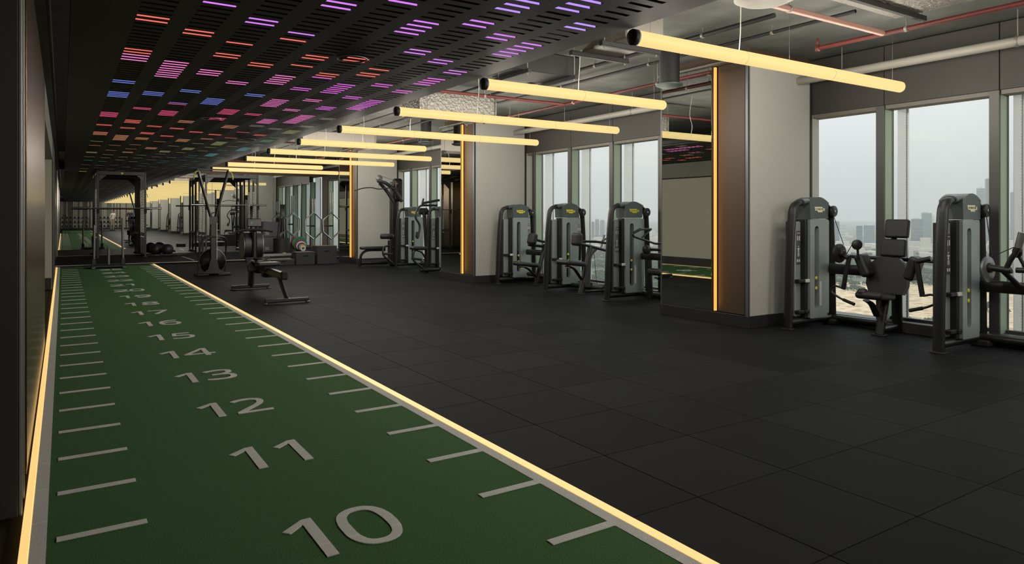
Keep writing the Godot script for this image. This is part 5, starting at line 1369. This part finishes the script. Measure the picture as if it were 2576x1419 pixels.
# a figure as one continuous surface: tapered capsules joined by a smooth minimum, meshed as surface nets
func person(at: Vector3, turn: float, tall: float, top: Color, legs: Color, label: String, lean: float) -> void:
	var k := tall / 1.75
	var J := func(x: float, y: float, z: float) -> Vector3:
		return Vector3(x, y, z - lean * maxf(0.0, y - 0.95)) * k
	var bones := []
	var add := func(a: Vector3, b: Vector3, ra: float, rb: float) -> void: bones.append([a, b, ra * k, rb * k])
	add.call(J.call(0, 1.0, 0), J.call(0, 1.22, 0.0), 0.135, 0.125)
	add.call(J.call(-0.07, 1.36, 0), J.call(0.07, 1.36, 0), 0.115, 0.115)
	add.call(J.call(-0.14, 1.43, 0), J.call(0.14, 1.43, 0), 0.06, 0.06)
	add.call(J.call(0, 1.45, 0), J.call(0, 1.56, -0.01), 0.055, 0.05)
	add.call(J.call(0, 1.60, -0.025), J.call(0, 1.67, -0.01), 0.075, 0.085)
	add.call(J.call(0, 1.615, -0.095), J.call(0, 1.60, -0.11), 0.012, 0.014)
	for s in [-1.0, 1.0]:
		add.call(J.call(0.085 * s, 0.96, 0), J.call(0.10 * s, 0.52, -0.02), 0.095, 0.062)
		add.call(J.call(0.10 * s, 0.52, -0.02), J.call(0.11 * s, 0.09, 0.02), 0.058, 0.042)
		add.call(J.call(0.11 * s, 0.05, 0.03), J.call(0.13 * s, 0.035, -0.15), 0.042, 0.034)
		add.call(J.call(0.19 * s, 1.40, 0), J.call(0.25 * s, 1.12, 0.02), 0.055, 0.042)
		add.call(J.call(0.25 * s, 1.12, 0.02), J.call(0.24 * s, 0.90, -0.07), 0.040, 0.030)
		add.call(J.call(0.24 * s, 0.88, -0.08), J.call(0.235 * s, 0.82, -0.10), 0.030, 0.034)
		for fi in 4:
			add.call(J.call(0.235 * s, 0.80, -0.125 + 0.021 * fi), J.call(0.228 * s, 0.735 + 0.008 * absf(fi - 1.5), -0.13 + 0.021 * fi), 0.011, 0.010)
		add.call(J.call(0.225 * s, 0.85, -0.12), J.call(0.21 * s, 0.79, -0.145), 0.012, 0.011)
		add.call(J.call(0.085 * s, 1.625, -0.01), J.call(0.088 * s, 1.60, -0.01), 0.014, 0.012)
	var c := 0.02 * k
	var f := {}
	for b in bones:
		var r: float = maxf(b[2], b[3]) + c * 2.2
		var lo: Vector3 = b[0].min(b[1]) - Vector3.ONE * r
		var hi: Vector3 = b[0].max(b[1]) + Vector3.ONE * r
		for x in range(floori(lo.x / c), ceili(hi.x / c) + 1):
			for y in range(floori(lo.y / c), ceili(hi.y / c) + 1):
				for z in range(floori(lo.z / c), ceili(hi.z / c) + 1):
					var key := Vector3i(x, y, z)
					var d := seg_d(Vector3(x, y, z) * c, b[0], b[1], b[2], b[3])
					if f.has(key):
						var o: float = f[key]
						var q := 0.02 * k
						var hh := clampf(0.5 + 0.5 * (d - o) / q, 0.0, 1.0)
						f[key] = lerpf(d, o, hh) - q * hh * (1.0 - hh)
					else:
						f[key] = d
	var vert := {}
	var corner := []
	for i in 8: corner.append(Vector3i(i & 1, (i >> 1) & 1, (i >> 2) & 1))
	for key: Vector3i in f:
		var sum := Vector3.ZERO
		var cnt := 0
		for e in [[0, 1], [2, 3], [4, 5], [6, 7], [0, 2], [1, 3], [4, 6], [5, 7], [0, 4], [1, 5], [2, 6], [3, 7]]:
			var a: float = f.get(key + corner[e[0]], 1.0)
			var b: float = f.get(key + corner[e[1]], 1.0)
			if (a < 0.0) != (b < 0.0):
				sum += (Vector3(key + corner[e[0]])).lerp(Vector3(key + corner[e[1]]), a / (a - b))
				cnt += 1
		if cnt: vert[key] = sum / cnt * c
	var mb := MB.new()
	for key: Vector3i in f:
		var a: float = f[key]
		for ax in 3:
			var st := Vector3i.ZERO
			st[ax] = 1
			var b: float = f.get(key + st, 1.0)
			if (a < 0.0) == (b < 0.0): continue
			var u := Vector3i.ZERO
			var w := Vector3i.ZERO
			u[(ax + 1) % 3] = 1
			w[(ax + 2) % 3] = 1
			var ks := [key, key - u, key - u - w, key - w]
			if not ks.all(func(x): return vert.has(x)): continue
			var P := ks.map(func(x): return vert[x])
			var N := P.map(func(p): return grad(f, p / c))
			mb.qs(P[0], P[1], P[2], P[3], N[0], N[1], N[2], N[3])
	var cols := PackedColorArray()
	for p in mb.v:
		var y := (p.y / k)
		var x := absf(p.x / k)
		var col := legs
		if y > 1.575 or (y > 1.49 and x < 0.09) or (x > 0.19 and y < 1.1 and y > 0.6): col = c8(176, 132, 108)
		elif y > 0.98 : col = top
		if y < 0.075: col = c8(60, 60, 62)
		if y > 1.66 or (y > 1.58 and p.z / k + lean * maxf(0.0, y - 0.95) > 0.02): col = c8(44, 32, 26)
		cols.append(col.srgb_to_linear())
	var arr := []
	arr.resize(Mesh.ARRAY_MAX)
	arr[Mesh.ARRAY_VERTEX] = mb.v
	arr[Mesh.ARRAY_NORMAL] = mb.n
	arr[Mesh.ARRAY_COLOR] = cols
	var me := ArrayMesh.new()
	me.add_surface_from_arrays(Mesh.PRIMITIVE_TRIANGLES, arr)
	if not M.has("figure"):
		mat("figure", Color.WHITE, 0.8).vertex_color_use_as_albedo = true
	var o := part("person", me, M.figure, null, at)
	o.rotation.y = turn
	tag(o, label, "person")

func grad(f: Dictionary, p: Vector3) -> Vector3:
	var i := Vector3i(p.round())
	var g := Vector3.ZERO
	for ax in 3:
		var s := Vector3i.ZERO
		s[ax] = 1
		g[ax] = f.get(i + s, 0.05) - f.get(i - s, 0.05)
	return g.normalized() if g.length() > 1e-6 else Vector3.UP
